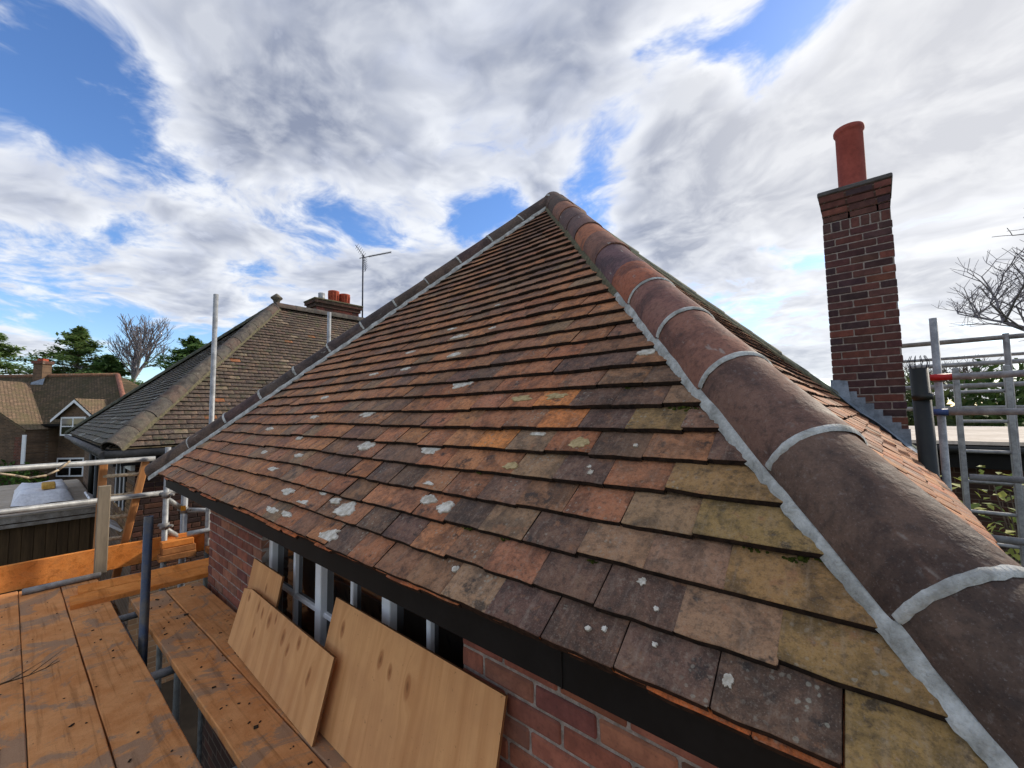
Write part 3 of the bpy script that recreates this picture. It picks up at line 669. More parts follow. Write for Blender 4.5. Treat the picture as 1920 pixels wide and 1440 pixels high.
def brick_meshes(L, H, D, n_=4):
    out = []
    for i in range(n_):
        mb = MB(); mb.cbox((0, 0, 0), (L, D, H), .005)
        mb.v = [tuple(c_+rnd.uniform(-.0016, .0016) for c_ in q) for q in mb.v]; out.append(mb.mesh('brick', 'brick'))
    return out
BS = brick_meshes(.214, .064, .06); BH = brick_meshes(.102, .064, .06)
BRICKC = [srgb(*c, 1.2) for c in ((146, 94, 74), (138, 86, 68), (128, 80, 66), (150, 102, 80), (120, 78, 68), (134, 94, 76))]
def lay(parent, O, u, nrm, u0, u1, z0, z1, cols, bond='flem', proud=.006, skip=lambda uu, z: False, hx=.075, off=0):
    cnt = 0; row = 0; z = z1
    O, u, nrm = V(O), V(u), V(nrm)
    while z-hx >= z0-.001:
        zc = z-hx/2; q = u0 - ([0, .1125, .05, .16][row % 4] if bond == 'flem' else .1125*(row % 2) + .01*((row*7) % 3)) + off*row; kx = row % 2
        seq = [1, 1, 0] if bond == 'flem' else [1]
        k = row
        while q < u1:
            st = seq[k % len(seq)]; k += 1; L = .214 if st else .102
            a, b_ = max(q, u0), min(q+L, u1)
            if b_-a > .03 and not skip((a+b_)/2, zc):
                me = rnd.choice(BS if st else BH); sc = (b_-a)/L
                M_ = basis(O+u*((a+b_)/2)+Z_*zc+nrm*(proud-.03+rnd.uniform(-.001, .0012)), u, -nrm, Z_) @ Matrix.Diagonal((sc, 1, 1, 1))
                o = put(bpy.data.objects.new('brick', me), parent, M_); o.color = (*vary(rnd.choice(cols), rnd, .14), 1); cnt += 1
            q += L+.011
        z -= hx; row += 1
    return cnt
lay(wall, (0, YW, 0), X_, -Y_, XL+.35, WX0, -1.52, -.62, BRICKC, 'st')
lay(wall, (0, YW, 0), X_, -Y_, WX1, XR-.36, -1.52, -.62, BRICKC, 'st')
# window
win = MB(); win.box(((WX0+WX1)/2, YW+.10, -1.62), (WX1-WX0, .12, .05)); 
window = win.build('window', 'white_paint', house)
def bar(x0, x1, z0, z1, y, dy, nm): 
    mb = MB(); mb.cbox(((x0+x1)/2, y, (z0+z1)/2), (x1-x0, dy, z1-z0), .004); return mb.build(nm, 'white_paint', window)
yw = YW+.075
for x, wd in ((WX0+.02, .06), (-2.49, .07), (-1.785, .07)): bar(x-wd/2, x+wd/2, -1.6, -.6, yw, .06, 'window_frame')
bar(WX1-.012, WX1+.0, -1.6, -.6, yw-.02, .05, 'window_frame')
for x in (-2.86, -2.13, -1.485): bar(x-.014, x+.014, -1.6, -.61, yw+.002, .034, 'glazing_bar')
for a, b_ in ((WX0+.05, -2.525), (-2.455, -1.82), (-1.75, WX1-.012)): bar(a, b_, -1.152, -1.124, yw+.003, .03, 'glazing_bar')
for a, b_ in ((WX0+.05, -2.874), (-2.846, -2.525), (-2.455, -2.144), (-2.116, -1.82), (-1.75, -1.499), (-1.471, WX1-.012)):
    for z0_, z1_ in ((-1.124, -.6), (-1.6, -1.152)):
        pn = MB(); pn.box(((a+b_)/2, yw+.012, (z0_+z1_)/2), (b_-a, .005, z1_-z0_)); pn.build('pane', 'glass', window)
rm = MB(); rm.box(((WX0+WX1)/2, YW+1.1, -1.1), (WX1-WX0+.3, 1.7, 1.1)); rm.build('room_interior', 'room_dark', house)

# ------------------------------------------------------------------ chimney
CX0, CX1, CY0, CY1 = -.342, .208, 5.50, 6.05
ch = MB(); ch.box(((CX0+CX1)/2, (CY0+CY1)/2, .6), (CX1-CX0-.012, CY1-CY0-.012, 3.4)); chim = ch.build('chimney', 'wall_mortar', house)
CHC = [srgb(*c, 1.15) for c in ((102, 66, 59), (90, 62, 58), (80, 58, 57), (114, 72, 61), (72, 56, 57), (98, 68, 61))]
lay(chim, (0, CY0+.006, 0), X_, -Y_, CX0, CX1, -.62, 1.86, CHC, 'st', proud=.006)
BSo = brick_meshes(.066, .1, .06, 3)
q = CX0
while q < CX1-.07:
    o = put(bpy.data.objects.new('brick', rnd.choice(BSo)), chim, basis(V((q+.034, CY0+.03, 1.916)), X_, Y_, Z_)); o.color = (*vary(rnd.choice(CHC), rnd), 1); q += .0786
for i, (g_, z) in enumerate(((-.006, 1.972), (-.001, 2.047), (.007, 2.122), (.016, 2.197))):
    cb = MB(); cb.box(((CX0+CX1)/2, (CY0+CY1)/2, z+.0375), (CX1-CX0+2*g_, CY1-CY0+2*g_, .073)); cb.build('corbel', 'brickwork_dark', chim)
    lay(chim, (0, CY0-g_+.004, 0), X_, -Y_, CX0-g_, CX1+g_, z, z+.075, CHC, 'st', proud=.006)
cb = MB(); cb.cbox(((CX0+CX1)/2, (CY0+CY1)/2, 2.296), (CX1-CX0+.056, CY1-CY0+.056, .05), .01); cb.lathe((-.075, 5.775, 2.32), [(.23, 0), (.17, .03), (.125, .06)], 20); cb.build('cap', 'gutter', chim)
pt = MB(); pt.lathe((-.075, 5.775, 2.33), [(.122, -.02), (.121, .66), (.126, .67), (.136, .69), (.136, .72), (.130, .735), (.112, .735), (.108, .5)], 32)
pt.build('chimney_pot', 'pot_clay', chim)
fl = MB()
zz = lambda x: Z0+(XR-x)
for i in range(9):
    xa = CX0-.004+i*.0625; xb = xa+.066; zt = zz(xa)+.14; zb = zz(xb)-.03
    fl.box(((xa+xb)/2, CY0-.006-.002*(i % 2), (zt+zb)/2), (xb-xa, .005, zt-zb))
fl.build('flashing', 'lead', chim)
fl = MB(); fl.add([right.P(5.38, s, .015+.01*math.sin(s*30)) for s in (0, .15, .3, .45, .6, .75, .9)] + [right.P(5.50, s, .03) for s in (0, .15, .3, .45, .6, .75, .9)], [(i, i+1, i+8, i+7) for i in range(6)], smooth=True)
fl.add([V((CX0-.02, 5.47, .10)), V((CX0+.14, 5.45, .03)), V((CX0+.12, 5.49, .28)), V((CX0-.02, 5.49, .30))], [(0, 1, 2, 3)])
fl.build('flashing', 'lead', chim)

# ------------------------------------------------------------------ adjoining wing to the left
NX, NY, NZ, NK = -7.64, .68, -.37, 2.98
NLX = -17.0; NYB = 11.0; NAX, NAY, NAZ = NX-NK, NY+NK, NZ+NK
wing = empty('adjoining_house', (-11, 4, GZ), 'dark brick house with grey-brown hipped tile roof and two red chimney pots, behind the scaffold', 'house')
mb = MB(); e = .04
mb.add([V((NX, NY, NZ-e)), V((NLX, NY, NZ-e)), V((NX, NYB, NZ-e)), V((NAX, NAY, NAZ-e*1.3)), V((NAX, NYB, NAZ-e*1.3)), V((NLX, NYB, NZ-e))], [(1, 0, 3), (0, 2, 4, 3), (1, 3, 4, 5)])
nroof = mb.build('roof', 'mossy_roof', wing)
nright = Face((NX, 0, NZ), Y_, (-S2, 0, S2), lambda s: NY+s*S2, lambda s: 8.2, NK/S2, .05)
nfront = Face((0, NY, NZ), X_, (0, S2, S2), lambda s: NLX+s*S2*(NAX-NLX)/NK, lambda s: NX-s*S2, NK/S2, -7.7)
def vis_n(f, t):
    P_ = f.P((t[2]+t[3])/2, t[1]); dd = P_.dot(F2); x = 960+783.4*P_.dot(R3)/dd; y = 720-783.4*P_.dot(U3)/dd
    return x > 0 and y < 860-(x-300)*.68 and x < 700
tiled_face(nright, 31, nroof, old_colour, 'old_tile', 'old_tile_mass', 240, simple=False, trim=.03, jit=.9, visible=vis_n)
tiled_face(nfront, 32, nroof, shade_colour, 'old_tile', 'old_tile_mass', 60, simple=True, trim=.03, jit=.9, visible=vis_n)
HO = [srgb(*c, .66) for c in ((122, 114, 104), (128, 118, 106), (116, 110, 104), (126, 108, 98), (110, 104, 98))]
h = V((-1, 1, 1)).normalized(); e2 = V((1, -1, 2)).normalized()
hip_run(V((NX, NY, NZ)), h, e2, [.36*i for i in range(15)], NK*S3, .122, -.04, HO, nroof, 'hip_old', lambda i: False, [(sg*.136, -.078, sg*.115, -.035, 0, NK*S3, 'mortar_old', 41+sg) for sg in (1, -1)])
for i in range(16): halfround(MB(), .44, .12).build('ridge_tile', 'hip_old', nroof, basis(V((NAX, NAY+.44*i, NAZ-.03)), Y_, -X_, Z_)).color = (*rnd.choice(HO), 1)
hl = (V((NAX, NAY, NAZ))-V((NLX, NY, NZ))); hll = hl.length; h = hl.normalized(); e2 = (Z_-h*h.z).normalized()
hip_run(V((NLX, NY, NZ)), h, e2, [.4*i for i in range(int(hll/.4))], hll, .11, -.04, [srgb(84, 88, 74)], nroof, 'hip_old', lambda i: False, [])
cw = MB(); cw.lathe((NAX-.05, NAY+.05, NAZ+.06), [(.06, -.05), (.065, .04), (.08, .09), (.125, .13), (.13, .155), (.08, .20), (.02, .25), (.001, .26)], 16); cw.build('roof_cowl', 'cowl', nroof)
# walls
nw = MB(); WXn = NX-.30; WYn = NY+.30
nw.box(((NLX+.3+WXn)/2, (WYn+NYB)/2, (GZ+NZ-.12)/2), (WXn-NLX-.3, NYB-WYn, NZ-.12-GZ)); nwall = nw.build('wall', 'brickwork_brown', wing)
ND = [srgb(*c, 1.0) for c in ((86, 58, 48), (72, 52, 46), (96, 64, 50), (62, 48, 44))]
NB = [srgb(*c, 1.0) for c in ((136, 106, 72), (120, 92, 62), (108, 82, 58), (146, 116, 80))]
lay(nwall, (WXn, 0, 0), Y_, X_, WYn, 2.7, -2.25, -.62, ND, proud=.012)
lay(nwall, (0, WYn, 0), X_, -Y_, -10.0, WXn, -1.9, -.95, NB, proud=.012, skip=lambda u, z: -10.0 < u < -8.65 and z > -1.35)
gt = MB(); gt.tube((NX+.04, NY-.05, NZ-.10), (NX+.04, NYB, NZ-.10), .05, k=10); gt.tube((NX+.04, NY-.05, NZ-.10), (NLX, NY-.05, NZ-.10), .05, k=10); gt.build('gutter', 'gutter', wing)
gt = MB(); gt.box((NX-.06, 5, NZ-.17), (.03, 8.4, .2)); gt.box(((NLX+NX)/2, NY+.06, NZ-.17), (NX-NLX-.1, .03, .2)); gt.box((NX-.18, 5, NZ-.262), (.26, 8.2, .012)); gt.build('fascia', 'black_paint', wing)
dp = MB(); dp.tube((-12.3, WYn-.05, NZ-.2), (-12.3, WYn-.05, GZ), .05, k=10); dp.tube((-13.6, WYn-.05, -1.75), (-13.6, WYn-.05, NZ-.2), .05, k=10); dp.build('downpipe', 'pipe_black', wing)
nwin = MB(); nwin.box((-9.3, WYn-.0, -1.0), (1.26, .03, .8)); nwn = nwin.build('window', 'room_dark', wing)
for x in (-9.7, -9.2, -8.78):
    b_ = MB(); b_.box((x, WYn-.022, -1.0), (.03, .012, .8)); b_.build('window_frame', 'white_paint', nwn)
wp = MB(); wp.box((-8.25, WYn-.02, -.62), (.55, .05, .24)); wp.build('window', 'white_paint', wing)
# brick buttress shoulder with white creasing tiles
for bx, bz in ((-12.9, -1.62), (-9.35, -1.62)):
    sb = MB()
    for k in range(3 if bx < -10 else 2): sb.box((bx+.42*k, WYn-.10, bz-.02-.0*k), (.36, .2, .035), Matrix.Rotation(R(-38), 3, 'X'))
    sb.build('shoulder_tile', 'white_paint', wing)
# chimney stack of the wing
NCX = -11.35; ncy0, ncy1 = 4.84, 6.04
nc = MB(); nc.box((NCX, (ncy0+ncy1)/2, 2.2), (.5, ncy1-ncy0, 1.6)); nch = nc.build('chimney', 'brickwork', wing)
nc = MB(); nc.box((NCX, (ncy0+ncy1)/2, 2.965), (.58, ncy1-ncy0+.08, .09)); nc.box((NCX, (ncy0+ncy1)/2, 3.05), (.66, ncy1-ncy0+.16, .08)); nc.build('corbel', 'brickwork_dark', nch)
nc = MB(); nc.cbox((NCX, (ncy0+ncy1)/2, 3.11), (.70, ncy1-ncy0+.2, .045), .012); nc.build('cap', 'mortar_old', nch)
lay(nch, (NCX+.25, 0, 0), Y_, X_, ncy0, ncy1, 2.62, 2.92, [srgb(134, 76, 62), srgb(112, 68, 58), srgb(84, 60, 56)], proud=.01)
for y, s_ in ((5.42, 1.0), (5.74, .92)):
    po = MB(); po.lathe((NCX, y, 3.12), [(.115, 0), (.125, .18*s_), (.14, .30*s_), (.15, .32*s_), (.15, .36*s_), (.12, .37*s_), (.11, .2)], 18)
    for k in range(12): an = k*math.pi/6; po.tube((NCX+.13*math.cos(an), y+.13*math.sin(an), 3.14), (NCX+.142*math.cos(an), y+.142*math.sin(an), 3.12+.3*s_), .012, k=5, cap=False)
    po.build('chimney_pot', 'pot_dark', nch)
po = MB(); po.tube((NCX, 5.08, 3.1), (NCX, 5.08, 3.36), .085, k=14, hollow=True); po.build('chimney_pot', 'steel', nch)
# aerial
ae = empty('tv_aerial', (NCX+.1, 6.24, 2.4), 'dark television aerial on a thin mast beside the twin-pot chimney stack', 'aerial')
mb = MB(); mb.tube((NCX+.1, 6.24, 2.3), (NCX+.1, 6.24, 4.74), .022, k=8); mb.build('mast', 'aerial', ae)
bm0, bm1 = V((NCX+.1, 6.24, 4.66)), V((NCX+.35, 7.02, 4.98))
mb = MB(); mb.tube(bm0-(bm1-bm0)*.12, bm1, .014, k=6); mb.build('boom', 'aerial', ae)
mb = MB(); bd_ = (bm1-bm0).normalized(); sx = bd_.cross(Z_).normalized(); su = sx.cross(bd_)
for k in range(17):
    P_ = bm0 + (bm1-bm0)*(.22+.78*k/16); mb.tube(P_-sx*.07, P_+sx*.07, .005, k=4); mb.tube(P_-su*.035, P_+su*.035, .005, k=4)
mb.build('director', 'aerial', ae)
mb = MB()
for sg in (1, -1):
    for k in range(6): P_ = bm0+bd_*.05+su*sg*(.05+.06*k)-bd_*.02*k; mb.tube(P_-sx*.22, P_+sx*.22, .005, k=4)
    mb.tube(bm0+bd_*.05, bm0+bd_*-.08+su*sg*.4, .009, k=5)
mb.build('reflector', 'aerial', ae)

# ------------------------------------------------------------------ garage with flat roof
gar = empty('garage', (-14.5, -1.5, GZ), 'flat-roofed brown timber garage with pale felt roof below the left guard rails', 'garage')
mb = MB(); mb.box((-14.4, -1.6, (GZ-1.8)/2), (5.3, 5.0, -1.8-GZ)); gw = mb.build('wall', 'cladding', gar)
q = -4.1
for k in range(34):
    mb = MB(); mb.cbox((-11.735, -4.03+k*.145, (GZ-1.86)/2), (.02, .138, -1.86-GZ), .003); mb.build('board', 'cladding', gw)
mb = MB(); mb.box((-14.4, -1.6, -1.76), (5.5, 5.05, .1)); gr = mb.build('roof', 'felt', gar)
for k in range(9):
    mb = MB(); mb.box((-16.95+k*.63, -1.6, -1.705), (.62, 5.0, .012)); mb.build('felt_sheet', 'felt', gr)
mb = MB(); mb.box((-11.63, -1.6, -1.75), (.03, 5.06, .14)); mb.build('fascia', 'gutter_light', gar); mb = MB(); mb.box((-11.62, -1.6, -1.87), (.03, 5.06, .06)); mb.build('fascia', 'gutter_light', gar)
mb = MB(); nxp, nyp = 14, 8; vs = []; fs = []
for i in range(nxp+1):
    for j in range(nyp+1):
        x = -15.5+2.7*i/nxp; y = -.22+.86*j/nyp; ed = min(i, nxp-i, j, nyp-j)
        vs.append(V((x, y, -1.69+(0 if ed == 0 else .2)+noise.noise((x*2, y*3, 1))*.05)))
for i in range(nxp):
    for j in range(nyp): a = i*(nyp+1)+j; fs.append((a, a+nyp+1, a+nyp+2, a+1))
mb.add(vs, fs, smooth=True); tag(mb.build('wrapped_stack', 'sheet_white'), 'stack wrapped in crumpled white plastic sheeting on the flat garage roof', 'plastic sheet')
mb = MB(); mb.cbox((-13.6, .28, -1.42), (.5, .2, .11), .015); tag(mb.build('foam_block', 'sponge'), 'small yellow block lying on the white plastic sheeting', 'block')

# ------------------------------------------------------------------ far house (built square to its own axes)
fa = (F*1).normalized(); ra = Rt
def fh(x, y, z): return ra*x + fa*y + V((0, 0, z))
far = empty('distant_house', tuple(fh(-27, 25, GZ)), 'distant brick house with mossy tile roof, small gabled dormer and square chimney', 'house')
rot = Matrix((ra, fa, Z_)).transposed()
def fbox(nm, m_, x0, x1, y0, y1, z0, z1, par=far): mb = MB(); mb.box(fh((x0+x1)/2, (y0+y1)/2, (z0+z1)/2), (x1-x0, y1-y0, z1-z0), rot); return mb.build(nm, m_, par)
fwall = fbox('wall', 'brickwork_brown', -36, -20.6, 22.6, 27.6, GZ, -.2)
mb = MB(); mb.add([fh(-36, 22.1, -.25), fh(-20.2, 22.1, -.25), fh(-23.7, 25, 2.62), fh(-36, 25, 2.62), fh(-20.2, 28, -.25), fh(-36, 28, -.25)], [(0, 1, 2, 3), (1, 4, 2), (3, 2, 4, 5)]); froof = mb.build('roof', 'mossy_roof', far)
mb = MB(); mb.tube(fh(-36, 25, 2.6), fh(-23.7, 25, 2.62), .12, k=8); mb.build('ridge_tile', 'hip_old', froof).color = (*srgb(150, 110, 84), 1)
mb = MB(); mb.tube(fh(-23.7, 25, 2.62), fh(-20.2, 22.1, -.2), .12, k=8); mb.build('hip_tile', 'hip_clay', froof).color = (*srgb(160, 108, 88), 1)
fc = fbox('chimney', 'brickwork_brown', -28.35, -27.8, 24.6, 25.1, 1.5, 3.45); fbox('corbel', 'brickwork', -28.42, -27.73, 24.53, 25.17, 3.3, 3.48, fc); fbox('cap', 'pot_dark', -28.25, -27.9, 24.7, 25.0, 3.48, 3.62, fc)
mb = MB(); mb.add([fh(-28.5, 24.4, 1.95), fh(-27.5, 24.4, 2.0), fh(-27.6, 24.58, 2.45), fh(-28.4, 24.58, 2.2)], [(0, 1, 2, 3)]); mb.build('flashing', 'lead', fc)
fbox('gutter', 'black_paint', -36, -20.3, 21.98, 22.1, -.36, -.24)
mb = MB(); mb.tube(fh(-25.9, 22.5, -.3), fh(-25.9, 22.5, GZ), .06, k=8); mb.build('downpipe', 'black_paint', far)
# dormer
dx, dy = -22.75, 21.9
mb = MB(); mb.add([fh(dx-.9, dy, -.75), fh(dx+.9, dy, -.75), fh(dx+.9, dy, .2), fh(dx, dy, 1.0), fh(dx-.9, dy, .2), fh(dx-.9, dy+1.6, -.2), fh(dx+.9, dy+1.6, -.2), fh(dx+.9, dy+1.6, .2), fh(dx-.9, dy+1.6, .2)], [(0, 1, 2, 3, 4), (1, 6, 7, 2), (0, 4, 8, 5)]); dor = mb.build('dormer', 'brickwork_brown', far)
mb = MB()
for sg in (-1, 1): mb.add([fh(dx, dy-.2, 1.08), fh(dx+sg*1.2, dy-.2, .02), fh(dx+sg*1.2, dy+2.2, .02), fh(dx, dy+2.2, 1.08), fh(dx, dy-.2, .98), fh(dx+sg*1.2, dy-.2, -.08)], [(0, 1, 2, 3) if sg > 0 else (3, 2, 1, 0), (0, 4, 5, 1)])
mb.build('roof', 'bay_roof', dor)
mb = MB()
for sg in (-1, 1): mb.add([fh(dx, dy-.22, 1.02), fh(dx+sg*1.18, dy-.22, -.02), fh(dx+sg*1.18, dy-.22, -.16), fh(dx, dy-.22, .86)], [(0, 1, 2, 3)])
mb.build('bargeboard', 'white_paint', dor)
def fwin(x0, x1, z0, z1, y, n_, par, nm='window'):
    f_ = fbox(nm, 'white_paint', x0, x1, y, y+.06, z0, z1, par)
    ww = (x1-x0-.08*(n_+1))/n_
    for k in range(n_):
        for za, zb in ((z0+.08, (z0+z1)/2-.03), ((z0+z1)/2+.03, z1-.08)): fbox('pane', 'glass', x0+.08+k*(ww+.08), x0+.08+k*(ww+.08)+ww, y-.012, y, za, zb, f_)
fwin(dx-.8, dx+.5, -.85, .12, dy-.07, 2, far)
fwin(-24.35, -22.9, -3.05, -2.05, 22.5, 2, far)
# projecting gabled bay on its left
gx1 = -24.3
mb = MB(); mb.box(fh(-28.25, 22.0, (GZ-.5)/2), (7.6, 1.9, -.5-GZ), rot); bayw = mb.build('wall', 'brickwork_brown', far)
mb = MB(); mb.add([fh(gx1-.05, 21.0, -.5), fh(-28.5, 21.0, 2.2), fh(-28.5, 24.6, 2.2), fh(gx1-.05, 22.5, -.5)], [(0, 3, 2, 1)])
mb.add([fh(gx1-.05, 20.98, -.62), fh(-28.5, 20.98, 2.08), fh(-28.5, 20.98, 2.2), fh(gx1-.05, 20.98, -.5)], [(0, 1, 2, 3)]); mb.build('roof', 'bay_roof', far)
mb = MB(); mb.add([fh(gx1-.1, 21.04, -.55), fh(-28.5, 21.04, 2.1), fh(-32.5, 21.04, -.55)], [(0, 1, 2)]); mb.build('gable', 'brickwork_brown', far)
fbox('window', 'white_paint', gx1-.22, gx1-.05, 20.99, 21.04, -2.2, -.75, far); fbox('reveal', 'brickwork', gx1-.6, gx1-.24, 21.0, 21.045, -2.3, -.85, far)

# ------------------------------------------------------------------ left scaffold
DZ = -1.42
sc = empty('scaffold', (-5.5, 1, GZ), 'galvanised tube scaffold around the left end of the tiled house', 'scaffold')
def tube(parent, nm, a, b_, m_='steel', r=.0245, hollow=True): mb = MB(); mb.tube(a, b_, r, k=14, hollow=hollow); return mb.build(nm, m_, parent)
def coupler(parent, P_, ax=Z_):
    mb = MB(); P_ = V(P_); ax = V(ax); mb.tube(P_-ax*.03, P_+ax*.03, .036, k=12); o1 = ax.orthogonal().normalized(); mb.tube(P_+o1*.03, P_+o1*.075, .013, k=6); mb.tube(P_-o1*.02, P_-o1*.06+ax*.01, .018, k=6); return mb.build('coupler', 'steel_dull', parent)
tube(sc, 'standard', (-5.5, 1.287, GZ), (-5.5, 1.287, 1.37)); tube(sc, 'standard', (-5.5, 2.57, GZ), (-5.5, 2.57, 1.39))
tube(sc, 'standard', (-5.5, .925, GZ), (-5.5, .925, -.30)); tube(sc, 'standard', (-5.62, 1.10, GZ), (-5.62, 1.10, -.70), r=.03)
blue = tube(sc, 'standard', (-3.74, .545, GZ), (-3.735, .54, -.66), 'steel_blue', .0255); tag(blue, 'dark blue-grey upright tube rising through the gap between boards')
tube(sc, 'guard_rail', (-5.6, -4.0, -.413), (-5.6, .84, -.413)); tube(sc, 'guard_rail', (-5.6, -4.0, -.775), (-5.6, 1.09, -.77))
tube(sc, 'ledger', (-5.52, .93, -.82), (-5.66, 1.10, -.98)); tube(sc, 'ledger', (-5.62, 1.10, -.98), (-5.5, 1.42, -1.03)); tube(sc, 'ledger', (-5.5, .90, -1.09), (-5.55, 1.05, -1.24))
tube(sc, 'ledger', (-5.45, 1.1, -1.2), (-5.45, 1.42, -1.2));
for P_ in ((-5.62, 1.10, -.98), (-5.5, .925, -.78), (-5.5, .925, -1.09)): coupler(sc, P_)
yb = MB(); yb.box((-5.59, 1.085, -.955), (.03, .04, .05)); yb.build('coupler_flag', 'yellow_paint', sc)
for x in (-4.35, -3.25, -2.12, -1.0): tube(sc, 'transom', (x, -.9, DZ-.075), (x, 1.06, DZ-.075), 'steel')
tube(sc, 'ledger', (-5.6, .50, DZ-.15), (1.5, .54, DZ-.15), 'steel_dull'); tube(sc, 'ledger', (-5.6, -.9, DZ-.125), (1.5, -.9, DZ-.125), 'steel_dull')
tube(sc, 'ledger', (-5.5, -3.5, DZ-.1), (-5.5, 2.6, DZ-.1), 'steel_dull')
for x in (-3.41, -.2): tube(sc, 'standard', (x, -.93, GZ), (x, -.93, -1.45))

def board(name, a, b_, wd, th, m_, label, cat, nseg=24, bow=.004, seed=1, axis_up=Z_, hoop=True):
    a, b_ = V(a), V(b_); L = (b_-a).length; x = (b_-a).normalized(); z = V(axis_up); y = z.cross(x).normalized(); z = x.cross(y)
    mb = MB(); vs = []; fs = []
    for i in range(nseg+1):
        u = L*i/nseg; bz = noise.noise((u*.8, seed*5, 0))*bow; by = noise.noise((u*3, seed*7, 3))*.003; by2 = noise.noise((u*3, seed*7, 9))*.003
        for yy, zz_ in ((-wd/2+by, -th/2), (-wd/2+by, th/2-.004), (-wd/2+by+.004, th/2), (wd/2+by2-.004, th/2), (wd/2+by2, th/2-.004), (wd/2+by2, -th/2)): vs.append(V((u, yy, zz_+bz)))
    for i in range(nseg):
        for k in range(6): fs.append((i*6+k, (i+1)*6+k, (i+1)*6+(k+1) % 6, i*6+(k+1) % 6))
    fs += [tuple(range(6)), tuple(nseg*6+k for k in reversed(range(6)))]
    mb.add(vs, [f[::-1] for f in fs]); o = mb.build(name, m_, None, basis(a, x, y, z)); return tag(o, label, cat)
tz = DZ-.019; sl = math.tan(R(1.4))
def deckb(y_l, x0, x1, wd, label, s_): return board('scaffold_board', (x0, y_l+(x0+4.5)*sl, tz), (x1, y_l+(x1+4.5)*sl, tz), wd, .038, 'deck_board', label, 'board', 40, .006, s_)
deckb(.348, -5.46, 1.6, .222, 'grey-stained orange scaffold board bordering the dark gap on its outer side', 1)
deckb(.118, -5.45, 1.6, .226, 'dusty orange scaffold board second out from the dark gap', 2)
deckb(-.112, -5.47, 1.6, .226, 'dusty orange scaffold board under the bundle of thin twigs', 3)
deckb(-.342, -5.46, 1.6, .226, 'dusty scaffold board at the left edge of the picture, fourth from the gap', 4)
deckb(-.574, -5.46, 1.6, .226, 'outermost scaffold board of the deck, beyond the twigs', 5)
deckb(.672, -4.52, 1.6, .212, 'orange scaffold board along the inner side of the dark gap', 6)
deckb(.898, -4.50, 1.6, .226, 'orange scaffold board against the house under the leaning plywood sheets', 7)
board('scaffold_board', (-4.72, .245, DZ+.020), (-4.66, 2.4, DZ+.020), .24, .038, 'toe_timber', 'clean orange board laid across the deck end, nearer its blue upright', 'board', 20, .003, 8)
board('scaffold_board', (-4.97, .30, DZ+.0205), (-4.90, 2.4, DZ+.0205), .23, .038, 'toe_timber', 'orange cross board laid beside the toe board, behind the clean one', 'board', 20, .003, 9)
board('toe_board', (-5.54, -3.5, DZ+.108), (-5.54, 2.4, DZ+.108), .036, .215, 'toe_timber', 'upright orange toe board closing the far end of the deck', 'toe board', 24, .008, 10)
# offcuts against the toe board
for i, (yy, xx, zz_, ln, hh, lb) in enumerate(((1.02, -5.44, DZ+.030, .30, .06, 'dark timber offcut at the bottom of the short stack by the toe board'), (1.03, -5.45, DZ+.092, .27, .06, 'dark timber offcut in the middle of the short stack by the toe board'), (1.02, -5.46, DZ+.155, .26, .06, 'pale timber offcut on top of the short stack by the toe board'),
                                            (1.48, -5.36, DZ+.035, .46, .06, 'flat timber offcut lying beside the house corner, lower one'), (1.50, -5.38, DZ+.092, .42, .05, 'flat timber offcut lying beside the house corner, upper one'))):
    mb = MB(); mb.cbox((0, 0, 0), (.12, ln, hh), .005); tag(mb.build('timber_offcut', 'offcut' if i != 2 else 'toe_timber', None, Matrix.Translation((xx, yy, zz_)) @ Matrix.Rotation(rnd.uniform(-.08, .08), 4, 'Z')), lb, 'timber')
mb = MB(); mb.tube((-5.31, -.0, DZ+.026), (-5.33, .46, DZ+.026), .025, k=14, hollow=True); tag(mb.build('loose_tube', 'steel_dull'), 'short dusty scaffold tube lying on the boards by the toe board', 'tube')
# upright batten and timber ladder
mb = MB(); mb.cbox((-5.36, .457, -1.0), (.045, .085, .78), .005); tag(mb.build('timber_batten', 'grey_timber'), 'grey upright timber batten standing in front of the toe board', 'batten')
ld = empty('timber_ladder', (-5.75, .62, GZ), 'wooden ladder with two stiles and pale rungs outside the guard rails', 'ladder')
for (y0, y1, x0) in ((.42, .47, -5.70), (.58, .775, -5.64)):
    a = V((x0, y0, GZ if y0 < .5 else -1.6)); b_ = V((x0, y1, -.425))
    mb = MB(); dd = (b_-a); mb.cbox((a+b_)/2, (.05, .06, dd.length), .006, (Matrix.Rotation(-math.atan2(dd.y, dd.z), 3, 'X'))); mb.build('stile', 'timber', ld)
for z, ya, yb_ in ((-.557, .47, .76), (-.75, .47, .73), (-.955, .46, .70), (-1.16, .46, .66)):
    mb = MB(); mb.tube((-5.69, ya, z), (-5.65, yb_, z-.005), .018, k=10); mb.build('rung', 'rope', ld)
# rope / bent branch on the rail
mb = MB(); pts = [V((-5.57, -.22, -.43)), V((-5.55, -.08, -.47)), V((-5.54, .0, -.50)), V((-5.54, .1, -.49)), V((-5.55, .17, -.45)), V((-5.57, .22, -.40)), V((-5.6, .235, -.385))]
for a, b_ in zip(pts, pts[1:]): mb.tube(a, b_, .009, k=6)
tag(mb.build('rope', 'rope'), 'pale rope sagging beneath the upper guard rail at far left', 'rope')
